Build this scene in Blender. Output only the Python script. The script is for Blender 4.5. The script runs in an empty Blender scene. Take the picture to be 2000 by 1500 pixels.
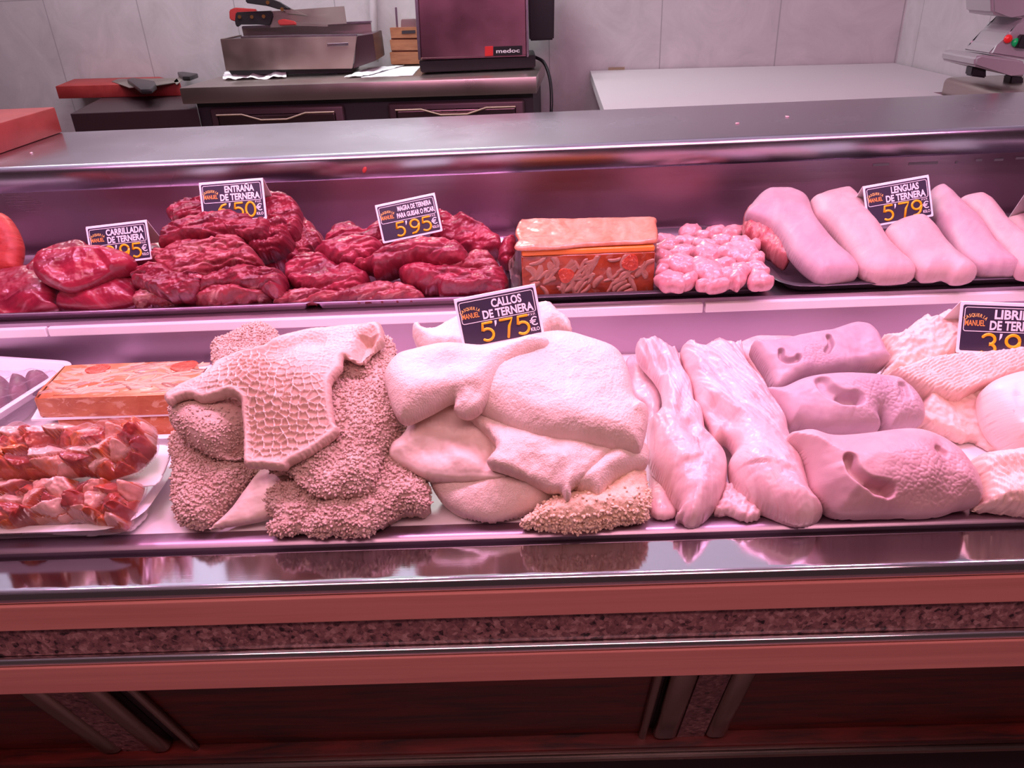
import bpy, bmesh, math, random
import numpy as np
from mathutils import Vector, Matrix, Euler

# ------------------------------------------------------------------ camera, light, exposure
SC = bpy.context.scene
COL = SC.collection
R = math.radians
CAM = np.array([0.0, 0.0, 1.5]); FPX = 1500.0
PITCH, ROLL, YAW = 28.0, -2.6, 1.25
cam_mat = Matrix.Rotation(R(YAW), 3, 'Z') @ Matrix.Rotation(R(90 - PITCH), 3, 'X') @ Matrix.Rotation(R(ROLL), 3, 'Z')
cd = bpy.data.cameras.new('camera'); cam = bpy.data.objects.new('camera', cd); COL.objects.link(cam)
cd.sensor_fit = 'HORIZONTAL'; cd.sensor_width = 36.0; cd.lens = 36.0 * FPX / 2000.0
cd.clip_start = 0.02; cd.clip_end = 50
cam.matrix_world = Matrix.Translation(Vector(CAM)) @ cam_mat.to_4x4()
SC.camera = cam

SC.view_settings.view_transform = 'Standard'; SC.view_settings.look = 'None'
SC.view_settings.gamma = 1.0; SC.view_settings.use_curve_mapping = False
SC.view_settings.exposure = 0.0
W = bpy.data.worlds.new('room_air'); SC.world = W; W.use_nodes = True
W.node_tree.nodes['Background'].inputs[0].default_value = (0.55, 0.30, 0.34, 1)
W.node_tree.nodes['Background'].inputs[1].default_value = 0.10

def area(name, loc, target, sx, sy, power, color, spread=180):
    l = bpy.data.lights.new(name, 'AREA'); l.shape = 'RECTANGLE'; l.size = sx; l.size_y = sy
    l.energy = power; l.color = color; l.spread = R(spread)
    o = bpy.data.objects.new(name, l); COL.objects.link(o); o.location = loc
    d = Vector(target) - Vector(loc)
    o.rotation_euler = d.to_track_quat('-Z', 'Y').to_euler()
    return o
PINK = (1.0, 0.42, 0.76)
for k, x in enumerate((-1.15, -0.74, -0.34, 0.02, 0.36, 0.80, 1.2)):            # the meat lamps under the canopy of the case
    area('case_lamp', (x, 0.98, 1.98), (x, 1.10, 0.95), 0.17, 0.14, 4.9, PINK)
area('ceiling_panel_and_fill', (-0.54, 3.25, 2.88), (-0.54, 3.25, 0), 0.9, 0.5, 40, (0.86, 0.95, 0.92))
area('ceiling_panel_and_fill', (-2.0, 3.2, 2.88), (-2.0, 3.4, 0), 0.9, 0.5, 20, (0.98, 0.86, 0.95))  # added fill that washes the left part of the back wall
area('added_ceiling_fill', (-1.3, 2.2, 1.95), (-1.3, 2.2, 3.0), 2.2, 0.25, 21, (0.86, 0.78, 1.0))  # two added fills aimed up, brightening the ceiling mirrored in the front rail
area('added_ceiling_fill', (1.2, 2.2, 1.95), (1.2, 2.2, 3.0), 2.2, 0.25, 10, (0.86, 0.78, 1.0))
area('shop_light', (0.1, -0.35, 2.75), (0.1, 0.7, 0.8), 2.6, 0.4, 32, (1.0, 0.50, 0.56))

# ------------------------------------------------------------------ rays: a pixel of the 2000x1500 frame to a point in the room
_M = np.array([list(r) for r in cam_mat])
def ray(px, py):
    px = np.asarray(px, float); py = np.asarray(py, float)
    v = np.stack([(px - 1000) / FPX, -(py - 750) / FPX, -np.ones_like(px)], -1)
    return v @ _M.T
def P(px, py, z):
    d = ray(px, py); return CAM + d * ((z - CAM[2]) / d[2])
def PY(px, py, y):
    d = ray(px, py); return CAM + d * (y / d[1])

def heap(px, py, lift=0.0, slope=0.65):
    """distance at which the pixel meets the slope of the heaps that rise from the front lip of the deck"""
    d = ray(px, py); k = -d[2] / d[1]
    return float((1.5 - 0.89 - lift + 0.757 * slope) / (k + slope))

# ------------------------------------------------------------------ materials
def nmat(name):
    m = bpy.data.materials.new(name); m.use_nodes = True
    return m, m.node_tree.nodes, m.node_tree.links, m.node_tree.nodes['Principled BSDF']
def N(nodes, t, **kw):
    n = nodes.new(t)
    for k, v in kw.items():
        if k.startswith('i_'): n.inputs[k[2:].replace('_', ' ')].default_value = v
        else: setattr(n, k, v)
    return n
def ramp(nodes, stops, interp='LINEAR'):
    n = nodes.new('ShaderNodeValToRGB'); n.color_ramp.interpolation = interp
    e = n.color_ramp.elements
    while len(e) < len(stops): e.new(0.5)
    for i, (p, c) in enumerate(stops):
        e[i].position = p; e[i].color = tuple(c) + (1,) if len(c) == 3 else c
    return n
def simple(name, col, rough=0.5, metal=0.0, coat=0.0, aniso=0.0, spec=0.5):
    m, ns, lk, b = nmat(name)
    b.inputs['Base Color'].default_value = (*col, 1); b.inputs['Roughness'].default_value = rough
    b.inputs['Metallic'].default_value = metal; b.inputs['Coat Weight'].default_value = coat
    b.inputs['Coat Roughness'].default_value = 0.1
    b.inputs['Specular IOR Level'].default_value = spec
    return m
def steel(name, col=(0.62, 0.60, 0.62), rough=0.28, axis=0, stretch=60, bump=0.02, dirt=0.12):
    """brushed stainless steel, the brushing along one axis"""
    m, ns, lk, b = nmat(name)
    tc = N(ns, 'ShaderNodeTexCoord'); mp = N(ns, 'ShaderNodeMapping')
    s = [stretch * 14] * 3; s[axis] = stretch * 0.08
    mp.inputs['Scale'].default_value = s
    lk.new(tc.outputs['Object'], mp.inputs[0])
    n1 = N(ns, 'ShaderNodeTexNoise', i_Scale=1.0, i_Detail=3.0); lk.new(mp.outputs[0], n1.inputs['Vector'])
    n2 = N(ns, 'ShaderNodeTexNoise', i_Scale=3.5, i_Detail=3.0, i_Roughness=0.5); lk.new(tc.outputs['Object'], n2.inputs['Vector'])
    rr = ramp(ns, [(0.3, (rough * 0.8,) * 3), (0.72, (rough * (1 + dirt * 2),) * 3)]); lk.new(n2.outputs[0], rr.inputs[0])
    lk.new(rr.outputs[0], b.inputs['Roughness'])
    rc = ramp(ns, [(0.35, [c * (1 - dirt * 0.5) for c in col]), (0.65, col)]); lk.new(n2.outputs[0], rc.inputs[0])
    lk.new(rc.outputs[0], b.inputs['Base Color'])
    bp = N(ns, 'ShaderNodeBump', i_Strength=bump * 8, i_Distance=0.0006); lk.new(n1.outputs[0], bp.inputs['Height'])
    lk.new(bp.outputs[0], b.inputs['Normal'])
    b.inputs['Metallic'].default_value = 1.0
    return m
def meat(name, c1, c2, fat=None, fat_pos=(0.58, 0.66), scale=(50, 14), fscale=(70, 10), rough=0.32, coat=0.25, bump=0.35,
         bscale=(350, 60), sss=0.12, bdist=0.0012, mid=None, voro=0):
    """flesh: two tones along the fibre (UV in metres), streaks of fat, wet coat"""
    m, ns, lk, b = nmat(name)
    uv = N(ns, 'ShaderNodeUVMap'); oi = N(ns, 'ShaderNodeObjectInfo')
    ad = N(ns, 'ShaderNodeVectorMath', operation='ADD'); lk.new(uv.outputs[0], ad.inputs[0]); lk.new(oi.outputs['Random'], ad.inputs[1])
    def nz(sc, det=5.0, dist=0.8, r=0.6):
        mp = N(ns, 'ShaderNodeMapping'); mp.inputs['Scale'].default_value = (sc[1], sc[0], 1)
        lk.new(ad.outputs[0], mp.inputs[0])
        n = N(ns, 'ShaderNodeTexNoise', i_Scale=1.0, i_Detail=det, i_Roughness=r, i_Distortion=dist); lk.new(mp.outputs[0], n.inputs['Vector'])
        return n
    n1 = nz(scale)
    st = [(0.32, c1), (0.68, c2)] if mid is None else [(0.28, c1), (0.5, mid), (0.7, c2)]
    r1 = ramp(ns, st); lk.new(n1.outputs[0], r1.inputs[0]); out = r1.outputs[0]
    if fat is not None:
        n2 = nz(fscale, 6.0, 1.6); r2 = ramp(ns, [(fat_pos[0], (0, 0, 0)), (fat_pos[1], (1, 1, 1))]); lk.new(n2.outputs[0], r2.inputs[0])
        mx = N(ns, 'ShaderNodeMix', data_type='RGBA'); lk.new(r2.outputs[0], mx.inputs[0]); lk.new(out, mx.inputs[6])
        mx.inputs[7].default_value = (*fat, 1); out = mx.outputs[2]
    lk.new(out, b.inputs['Base Color'])
    if voro:
        mp = N(ns, 'ShaderNodeMapping'); mp.inputs['Scale'].default_value = (voro, voro, 1); lk.new(ad.outputs[0], mp.inputs[0])
        n3 = N(ns, 'ShaderNodeTexVoronoi', i_Scale=1.0); lk.new(mp.outputs[0], n3.inputs['Vector']); h = n3.outputs['Distance']
    else:
        n3 = nz(bscale, 4.0, 0.4); h = n3.outputs[0]
    bp = N(ns, 'ShaderNodeBump', i_Strength=bump, i_Distance=bdist); lk.new(h, bp.inputs['Height'])
    lk.new(bp.outputs[0], b.inputs['Normal']); lk.new(bp.outputs[0], b.inputs['Coat Normal'])
    b.inputs['Roughness'].default_value = rough; b.inputs['Coat Weight'].default_value = coat; b.inputs['Coat Roughness'].default_value = 0.12
    b.inputs['Subsurface Weight'].default_value = sss; b.inputs['Subsurface Radius'].default_value = (1.0, 0.35, 0.3)
    b.inputs['Subsurface Scale'].default_value = 0.006
    return m
def tinted(name, stops, rough=0.25, coat=0.6, bump=0.3):
    """chunks, each with its own tint carried by a mesh attribute"""
    m, ns, lk, b = nmat(name)
    at = N(ns, 'ShaderNodeAttribute', attribute_name='tint'); uv = N(ns, 'ShaderNodeUVMap')
    mp = N(ns, 'ShaderNodeMapping'); mp.inputs['Scale'].default_value = (90, 90, 1); lk.new(uv.outputs[0], mp.inputs[0])
    n1 = N(ns, 'ShaderNodeTexNoise', i_Scale=1.0, i_Detail=5.0); lk.new(mp.outputs[0], n1.inputs['Vector'])
    ma = N(ns, 'ShaderNodeMath', operation='MULTIPLY_ADD'); lk.new(n1.outputs[0], ma.inputs[0]); ma.inputs[1].default_value = 0.5; ma.inputs[2].default_value = -0.25
    mb = N(ns, 'ShaderNodeMath', operation='ADD'); lk.new(ma.outputs[0], mb.inputs[0]); lk.new(at.outputs['Fac'], mb.inputs[1])
    r = ramp(ns, stops); lk.new(mb.outputs[0], r.inputs[0]); lk.new(r.outputs[0], b.inputs['Base Color'])
    bp = N(ns, 'ShaderNodeBump', i_Strength=bump, i_Distance=0.001); lk.new(n1.outputs[0], bp.inputs['Height']); lk.new(bp.outputs[0], b.inputs['Normal'])
    b.inputs['Roughness'].default_value = rough; b.inputs['Coat Weight'].default_value = coat; b.inputs['Coat Roughness'].default_value = 0.06
    return m
def stone(name, stops, scale=160, rough=0.3):
    m, ns, lk, b = nmat(name)
    tc = N(ns, 'ShaderNodeTexCoord')
    v = N(ns, 'ShaderNodeTexVoronoi', i_Scale=scale); lk.new(tc.outputs['Object'], v.inputs['Vector'])
    n = N(ns, 'ShaderNodeTexNoise', i_Scale=scale * 0.45, i_Detail=5.0, i_Roughness=0.7); lk.new(tc.outputs['Object'], n.inputs['Vector'])
    sp = N(ns, 'ShaderNodeSeparateColor'); lk.new(v.outputs['Color'], sp.inputs[0])
    ma = N(ns, 'ShaderNodeMath', operation='MULTIPLY_ADD'); lk.new(sp.outputs[0], ma.inputs[0]); ma.inputs[1].default_value = 0.45
    mb = N(ns, 'ShaderNodeMath', operation='MULTIPLY_ADD'); lk.new(n.outputs[0], mb.inputs[0]); mb.inputs[1].default_value = 1.3; mb.inputs[2].default_value = -0.38
    lk.new(mb.outputs[0], ma.inputs[2])
    r = ramp(ns, stops); lk.new(ma.outputs[0], r.inputs[0]); lk.new(r.outputs[0], b.inputs['Base Color'])
    b.inputs['Roughness'].default_value = rough
    return m
def grain(name, c1, c2, scale=(2, 40, 40), rough=0.4, coat=0.0, pos=(0.35, 0.65), detail=6.0):
    m, ns, lk, b = nmat(name)
    tc = N(ns, 'ShaderNodeTexCoord'); mp = N(ns, 'ShaderNodeMapping'); mp.inputs['Scale'].default_value = scale
    lk.new(tc.outputs['Object'], mp.inputs[0])
    n = N(ns, 'ShaderNodeTexNoise', i_Scale=1.0, i_Detail=detail, i_Roughness=0.65, i_Distortion=0.6); lk.new(mp.outputs[0], n.inputs['Vector'])
    r = ramp(ns, [(pos[0], c1), (pos[1], c2)]); lk.new(n.outputs[0], r.inputs[0]); lk.new(r.outputs[0], b.inputs['Base Color'])
    b.inputs['Roughness'].default_value = rough; b.inputs['Coat Weight'].default_value = coat
    return m
def film(name, col, opac=0.25, rough=0.08):
    """clear plastic: mostly see-through with a gloss"""
    m, ns, lk, b = nmat(name)
    tr = N(ns, 'ShaderNodeBsdfTransparent'); mx = N(ns, 'ShaderNodeMixShader'); out = ns['Material Output']
    b.inputs['Base Color'].default_value = (*col, 1); b.inputs['Roughness'].default_value = rough
    b.inputs['Coat Weight'].default_value = 1.0; b.inputs['Coat Roughness'].default_value = 0.03
    fr = N(ns, 'ShaderNodeLayerWeight', i_Blend=0.35)
    ma = N(ns, 'ShaderNodeMath', operation='MULTIPLY_ADD'); lk.new(fr.outputs['Fresnel'], ma.inputs[0]); ma.inputs[1].default_value = 0.25; ma.inputs[2].default_value = opac
    lk.new(ma.outputs[0], mx.inputs[0]); lk.new(tr.outputs[0], mx.inputs[1]); lk.new(b.outputs[0], mx.inputs[2]); lk.new(mx.outputs[0], out.inputs[0])
    return m

MT = {}
MT['steel'] = steel('stainless_steel', (0.54, 0.49, 0.57), 0.24, bump=0.008)
MT['steel_rail'] = steel('polished_rail_steel', (0.60, 0.58, 0.62), 0.10, bump=0.004, dirt=0.06)
MT['steel_soft'] = steel('satin_steel', (0.44, 0.34, 0.42), 0.38)
MT['steel_warm'] = steel('bench_steel', (0.50, 0.43, 0.40), 0.33)
MT['steel_dark'] = simple('dark_gap', (0.03, 0.022, 0.028), 0.5)
MT['chrome'] = simple('chrome', (0.75, 0.75, 0.76), 0.12, 1.0)
MT['white_plastic'] = simple('white_plastic', (0.86, 0.83, 0.85), 0.35)
MT['white_foam'] = simple('white_foam_tray', (0.88, 0.86, 0.88), 0.45)
MT['black_plastic'] = simple('black_plastic', (0.015, 0.013, 0.016), 0.32)
MT['tray_dark'] = simple('dark_tray', (0.075, 0.06, 0.075), 0.3, 0.35)
MT['laminate'] = grain('peach_laminate', (0.60, 0.24, 0.20), (0.70, 0.30, 0.25), (1.2, 60, 60), 0.35)
MT['granite'] = stone('pink_granite', [(0.18, (0.012, 0.01, 0.012)), (0.32, (0.15, 0.07, 0.075)), (0.6, (0.30, 0.15, 0.15)), (0.85, (0.5, 0.32, 0.3))], 170)
MT['wood_dark'] = grain('red_brown_panel', (0.03, 0.004, 0.003), (0.20, 0.018, 0.010), (5, 45, 45), 0.4)
MT['red_board'] = grain('red_cutting_board', (0.25, 0.018, 0.018), (0.34, 0.036, 0.034), (9, 9, 9), 0.55)
MT['white_board'] = simple('white_worktop', (0.52, 0.45, 0.48), 0.5)
MT['tan_edge'] = simple('tan_edge', (0.5, 0.36, 0.26), 0.6)
MT['paper'] = simple('white_paper', (0.85, 0.82, 0.86), 0.8)
MT['crate_wood'] = grain('orange_wood', (0.28, 0.10, 0.045), (0.42, 0.17, 0.08), (8, 60, 60), 0.5)
MT['card'] = simple('sign_card', (0.88, 0.85, 0.87), 0.4)
MT['sign_face'] = simple('sign_navy', (0.035, 0.027, 0.055), 0.35)
MT['sign_white'] = simple('sign_white_ink', (0.85, 0.84, 0.86), 0.5)
MT['sign_orange'] = simple('sign_orange_ink', (0.9, 0.38, 0.09), 0.5)
MT['sign_amber'] = simple('sign_amber_ink', (0.9, 0.56, 0.16), 0.5)
MT['digit_yellow'] = simple('yellow_paint', (0.88, 0.48, 0.01), 0.3, coat=0.4)

FR = (0.30, 0.022, 0.035)
MT['beef'] = meat('lean_beef', (0.14, 0.007, 0.025), (0.40, 0.04, 0.075), (0.62, 0.24, 0.27), (0.66, 0.78), rough=0.33, coat=0.4, bump=0.55)
MT['cheek'] = meat('beef_cheek', (0.15, 0.006, 0.024), (0.37, 0.026, 0.055), (0.40, 0.10, 0.14), (0.55, 0.75), scale=(26, 8), rough=0.33, coat=0.4, bump=0.22)
MT['skirt'] = meat('skirt_steak', (0.11, 0.006, 0.020), (0.36, 0.036, 0.062), (0.62, 0.30, 0.29), (0.61, 0.72), scale=(70, 12), fscale=(70, 11), rough=0.33, coat=0.4, bump=0.7)
MT['skirt_fat'] = meat('skirt_steak_fatty', (0.16, 0.013, 0.030), (0.42, 0.07, 0.09), (0.68, 0.36, 0.34), (0.54, 0.68), scale=(70, 12), fscale=(60, 12), rough=0.33, coat=0.4, bump=0.7)
MT['liver'] = meat('red_dried_meat', (0.30, 0.02, 0.018), (0.48, 0.05, 0.04), None, rough=0.55, coat=0.05)
MT['sweetbread'] = meat('sweetbread', (0.60, 0.24, 0.27), (0.78, 0.41, 0.43), (0.85, 0.52, 0.52), (0.6, 0.75), scale=(50, 30), fscale=(60, 60), rough=0.26, coat=0.4, bump=0.25, bscale=(160, 160), sss=0.2)
MT['tongue'] = meat('tongue_skin', (0.44, 0.29, 0.34), (0.58, 0.40, 0.43), None, scale=(22, 10), rough=0.5, coat=0.06, bump=0.18, voro=900, bdist=0.0005)
MT['tongue_pale'] = meat('tongue_skin_peach', (0.50, 0.32, 0.34), (0.64, 0.44, 0.44), None, scale=(22, 10), rough=0.5, coat=0.06, bump=0.18, voro=900, bdist=0.0005)
MT['tongue_root'] = meat('tongue_root', (0.40, 0.07, 0.09), (0.62, 0.26, 0.25), (0.72, 0.42, 0.38), (0.56, 0.72), scale=(60, 30), fscale=(120, 30), bump=0.6)
MT['muzzle'] = meat('muzzle_skin', (0.44, 0.31, 0.37), (0.57, 0.43, 0.46), None, scale=(14, 14), rough=0.48, coat=0.08, bump=0.15, voro=1200, bdist=0.0004)
MT['muzzle_pale'] = meat('muzzle_skin_rosy', (0.56, 0.35, 0.38), (0.70, 0.48, 0.48), None, scale=(12, 12), rough=0.45, coat=0.08, bump=0.15, voro=1200, bdist=0.0004)
MT['muzzle_cut'] = meat('muzzle_cut', (0.62, 0.34, 0.34), (0.78, 0.52, 0.5), None, scale=(50, 50), rough=0.4)
MT['tendon'] = meat('pale_pink_flesh', (0.66, 0.40, 0.42), (0.82, 0.61, 0.60), (0.68, 0.30, 0.33), (0.60, 0.74), scale=(60, 12), fscale=(80, 10), rough=0.36, coat=0.2, bump=0.3, bscale=(160, 60))
MT['tripe_white'] = meat('white_tripe', (0.74, 0.57, 0.49), (0.83, 0.68, 0.61), None, scale=(20, 20), rough=0.55, coat=0.04, bump=0.5, voro=520, bdist=0.0009, sss=0.15)
MT['tripe_smooth'] = meat('smooth_white_tripe', (0.74, 0.57, 0.49), (0.82, 0.67, 0.60), None, scale=(20, 20), rough=0.5, coat=0.05, bump=0.15, bscale=(200, 200), sss=0.15)
MT['tripe_yellow'] = meat('creamy_fleece_tripe', (0.80, 0.57, 0.40), (0.90, 0.68, 0.52), None, scale=(30, 30), rough=0.55, coat=0.04, bump=0.4, voro=480)
MT['tripe_brown'] = meat('brown_fleece_tripe', (0.52, 0.35, 0.29), (0.68, 0.50, 0.43), None, scale=(30, 30), rough=0.55, coat=0.04, bump=0.45, voro=480)
MT['honeycomb'] = tinted('honeycomb_tripe', [(0.0, (0.46, 0.28, 0.22)), (0.5, (0.68, 0.49, 0.41)), (1.0, (0.88, 0.71, 0.63))], 0.48, 0.06, 0.25)
MT['bible'] = meat('leaf_tripe', (0.82, 0.58, 0.50), (0.91, 0.70, 0.61), None, scale=(40, 10), rough=0.45, coat=0.1, bump=0.25, bscale=(500, 60))
MT['lobe'] = meat('pale_lobe', (0.86, 0.64, 0.60), (0.92, 0.73, 0.68), (0.72, 0.45, 0.46), (0.68, 0.71), scale=(20, 20), fscale=(18, 18), rough=0.4, coat=0.15)
MT['kidney'] = meat('dark_purple_meat', (0.09, 0.025, 0.04), (0.19, 0.06, 0.085), None, rough=0.45, coat=0.1)
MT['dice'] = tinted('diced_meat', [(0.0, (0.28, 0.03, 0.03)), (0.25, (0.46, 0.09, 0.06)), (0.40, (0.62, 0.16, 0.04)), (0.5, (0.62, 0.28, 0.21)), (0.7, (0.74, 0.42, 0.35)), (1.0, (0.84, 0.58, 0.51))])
MT['aspic'] = meat('orange_aspic', (0.46, 0.10, 0.03), (0.66, 0.22, 0.09), (0.72, 0.36, 0.24), (0.56, 0.62), scale=(30, 22), fscale=(45, 22), rough=0.35, coat=0.15, bump=0.15, bscale=(80, 80), sss=0.2)
MT['aspic_dark'] = meat('dark_orange_aspic', (0.17, 0.022, 0.010), (0.38, 0.065, 0.022), (0.34, 0.12, 0.08), (0.6, 0.68), scale=(36, 30), fscale=(40, 30), rough=0.2, coat=0.5, bump=0.1, bscale=(80, 80), sss=0.1)
MT['aspic_top'] = meat('peach_fat_layer', (0.52, 0.17, 0.09), (0.70, 0.34, 0.23), None, scale=(14, 30), rough=0.3, coat=0.5, bump=0.2, bscale=(60, 60))
MT['aspic_line'] = simple('bright_orange_fat', (0.85, 0.22, 0.03), 0.3, coat=0.4)
MT['strip_pale'] = meat('tripe_strip', (0.60, 0.28, 0.18), (0.72, 0.40, 0.29), None, scale=(90, 20), rough=0.35, coat=0.2, bump=0.2)
MT['strip_dull'] = meat('tripe_strip_in_jelly', (0.27, 0.10, 0.065), (0.40, 0.20, 0.15), None, scale=(90, 20), rough=0.22, coat=0.5, bump=0.2)
MT['chorizo'] = meat('chorizo_slice', (0.30, 0.02, 0.01), (0.58, 0.08, 0.03), (0.75, 0.30, 0.2), (0.6, 0.66), scale=(160, 160), fscale=(200, 200), rough=0.25, coat=0.5)
MT['film'] = film('cling_film', (0.4, 0.3, 0.38), 0.0)
MT['film_thick'] = film('vacuum_bag', (0.8, 0.6, 0.6), 0.04)

# ------------------------------------------------------------------ object helpers
def link(o, parent=None):
    COL.objects.link(o)
    if parent is not None: o.parent = parent
    return o
def base_of(o):
    v = Vector((0, 0, 0))
    while o is not None: v = v + o.location; o = o.parent
    return v
def tag(o, label=None, cat=None, group=None, kind=None):
    if label: o['label'] = label
    if cat: o['category'] = cat
    if group: o['group'] = group
    if kind: o['kind'] = kind
    return o
def thing(name, label, cat, loc=(0, 0, 0), group=None):
    o = bpy.data.objects.new(name, None); o.empty_display_size = 0.05; o.location = [float(c) for c in loc]
    link(o); return tag(o, label, cat, group)
def from_arrays(name, V, F, mat, parent=None, uv=None, smooth=True, tint=None, F3=None):
    """V (n,3) in world space, F (m,4) quads, F3 triangles"""
    V = np.asarray(V, np.float32); F = np.asarray(F, np.int32).reshape(-1, 4)
    F3 = np.zeros((0, 3), np.int32) if F3 is None else np.asarray(F3, np.int32).reshape(-1, 3)
    me = bpy.data.meshes.new(name)
    me.vertices.add(len(V)); nl = F.size + F3.size; me.loops.add(nl); me.polygons.add(len(F) + len(F3))
    off = np.array(base_of(parent), np.float32)
    me.vertices.foreach_set('co', (V - off).ravel())
    li = np.concatenate([F.ravel(), F3.ravel()]).astype(np.int32)
    me.loops.foreach_set('vertex_index', li)
    st = np.concatenate([np.arange(len(F)) * 4, F.size + np.arange(len(F3)) * 3]).astype(np.int32)
    me.polygons.foreach_set('loop_start', st)
    me.polygons.foreach_set('use_smooth', np.full(len(F) + len(F3), bool(smooth)))
    if uv is not None:
        l = me.uv_layers.new(name='UVMap'); l.data.foreach_set('uv', np.asarray(uv, np.float32)[li].ravel())
    if tint is not None:
        a = me.attributes.new('tint', 'FLOAT', 'POINT'); a.data.foreach_set('value', np.asarray(tint, np.float32))
    me.update(calc_edges=True); me.validate()
    me.materials.append(mat if not isinstance(mat, str) else MT[mat])
    o = bpy.data.objects.new(name, me); link(o, parent); return o
def from_bm(name, bm, mat, parent=None, smooth=False, angle=None):
    bmesh.ops.recalc_face_normals(bm, faces=bm.faces)
    me = bpy.data.meshes.new(name); bm.to_mesh(me); bm.free()
    if parent is not None:
        me.transform(Matrix.Translation(-base_of(parent)))
    me.materials.append(MT[mat] if isinstance(mat, str) else mat)
    if smooth:
        me.polygons.foreach_set('use_smooth', np.full(len(me.polygons), True))
        if angle: me.set_sharp_from_angle(angle=R(angle))
    o = bpy.data.objects.new(name, me); return link(o, parent)
def bm_box(x0, x1, y0, y1, z0, z1, bevel=0.0, seg=2, bm=None, mat=None):
    own = bm is None
    b = bmesh.new()
    vs = [b.verts.new((x, y, z)) for x in (x0, x1) for y in (y0, y1) for z in (z0, z1)]
    for f in ((0, 1, 3, 2), (4, 6, 7, 5), (0, 4, 5, 1), (2, 3, 7, 6), (0, 2, 6, 4), (1, 5, 7, 3)): b.faces.new([vs[i] for i in f])
    if bevel: bmesh.ops.bevel(b, geom=list(b.edges), offset=bevel, segments=seg, affect='EDGES', profile=0.5)
    if mat is not None: b.transform(mat)
    if own: return b
    me = bpy.data.meshes.new('t'); b.to_mesh(me); b.free(); bm.from_mesh(me); bpy.data.meshes.remove(me); return bm
def bm_prism(poly, z0, z1, bevel=0.0, seg=2, mat=None):
    """polygon (x, y) extruded z0..z1"""
    b = bmesh.new()
    lo = [b.verts.new((p[0], p[1], z0)) for p in poly]; hi = [b.verts.new((p[0], p[1], z1)) for p in poly]
    n = len(poly); b.faces.new(lo[::-1]); b.faces.new(hi)
    for i in range(n): b.faces.new((lo[i], lo[(i + 1) % n], hi[(i + 1) % n], hi[i]))
    if bevel: bmesh.ops.bevel(b, geom=list(b.edges), offset=bevel, segments=seg, affect='EDGES', profile=0.5)
    if mat is not None: b.transform(mat)
    return b
def bm_profile(prof, x0, x1, closed=True, nseg=1):
    """profile of (y, z) swept along x"""
    b = bmesh.new(); rows = []
    for k in range(nseg + 1):
        x = x0 + (x1 - x0) * k / nseg
        rows.append([b.verts.new((x, p[0], p[1])) for p in prof])
    n = len(prof); m = n if closed else n - 1
    for k in range(nseg):
        for i in range(m):
            b.faces.new((rows[k][i], rows[k][(i + 1) % n], rows[k + 1][(i + 1) % n], rows[k + 1][i]))
    if closed: b.faces.new(rows[0][::-1]); b.faces.new(rows[-1])
    return b
def bm_tube(pts, r, sides=10, cap=True, bm=None, flat=1.0):
    """round bar through points; r a number or one per point"""
    b = bmesh.new() if bm is None else bm
    pts = [Vector(p) for p in pts]; n = len(pts); rr = [r] * n if not hasattr(r, '__len__') else r
    rings = []; up = None
    for i, p in enumerate(pts):
        t = (pts[min(i + 1, n - 1)] - pts[max(i - 1, 0)]).normalized()
        if up is None:
            up = Vector((0, 0, 1)) if abs(t.z) < 0.9 else Vector((1, 0, 0))
        a = t.cross(up).normalized(); up = a.cross(t).normalized()
        rings.append([b.verts.new(p + (a * math.cos(2 * math.pi * k / sides) + up * flat * math.sin(2 * math.pi * k / sides)) * rr[i]) for k in range(sides)])
    for i in range(n - 1):
        for k in range(sides):
            b.faces.new((rings[i][k], rings[i][(k + 1) % sides], rings[i + 1][(k + 1) % sides], rings[i + 1][k]))
    if cap: b.faces.new(rings[0][::-1]); b.faces.new(rings[-1])
    return b
def spline(pts, n=40, closed=False):
    pts = np.asarray(pts, float); m = len(pts)
    out = []
    cnt = m if closed else m - 1
    per = max(1, int(round(n / cnt)))
    for i in range(cnt):
        if closed: p0, p1, p2, p3 = pts[(i - 1) % m], pts[i], pts[(i + 1) % m], pts[(i + 2) % m]
        else: p0, p1, p2, p3 = pts[max(i - 1, 0)], pts[i], pts[i + 1], pts[min(i + 2, m - 1)]
        t = np.linspace(0, 1, per, endpoint=False)[:, None]
        out.append(0.5 * ((2 * p1) + (p2 - p0) * t + (2 * p0 - 5 * p1 + 4 * p2 - p3) * t ** 2 + (3 * p1 - p0 - 3 * p2 + p3) * t ** 3))
    out = np.concatenate(out)
    if not closed: out = np.vstack([out, pts[-1:]])
    return out

# ------------------------------------------------------------------ noise on numpy grids
def _hash(ix, iy, seed):
    h = (ix.astype(np.int64) * 374761393 + iy.astype(np.int64) * 668265263 + seed * 1274126177) & 0xFFFFFFFF
    h = ((h ^ (h >> 13)) * 1274126177) & 0xFFFFFFFF
    h = ((h ^ (h >> 16)) * 2246822519) & 0xFFFFFFFF
    return (h ^ (h >> 15)) & 0xFFFFFFFF
def hash01(ix, iy, seed): return _hash(ix, iy, seed) / 4294967295.0
def pnoise(x, y, seed=0):
    ix = np.floor(x); iy = np.floor(y); fx = x - ix; fy = y - iy
    ux = fx * fx * fx * (fx * (fx * 6 - 15) + 10); uy = fy * fy * fy * (fy * (fy * 6 - 15) + 10)
    def g(a, b):
        t = hash01(ix + a, iy + b, seed) * 2 * np.pi
        return np.cos(t) * (fx - a) + np.sin(t) * (fy - b)
    return (g(0, 0) * (1 - ux) + g(1, 0) * ux) * (1 - uy) + (g(0, 1) * (1 - ux) + g(1, 1) * ux) * uy
def fbm(x, y, seed=0, oct=4, gain=0.5):
    s = 0; a = 1.0
    for o in range(oct):
        s = s + a * pnoise(x * 2 ** o, y * 2 ** o, seed + o * 17); a *= gain
    return s
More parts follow.
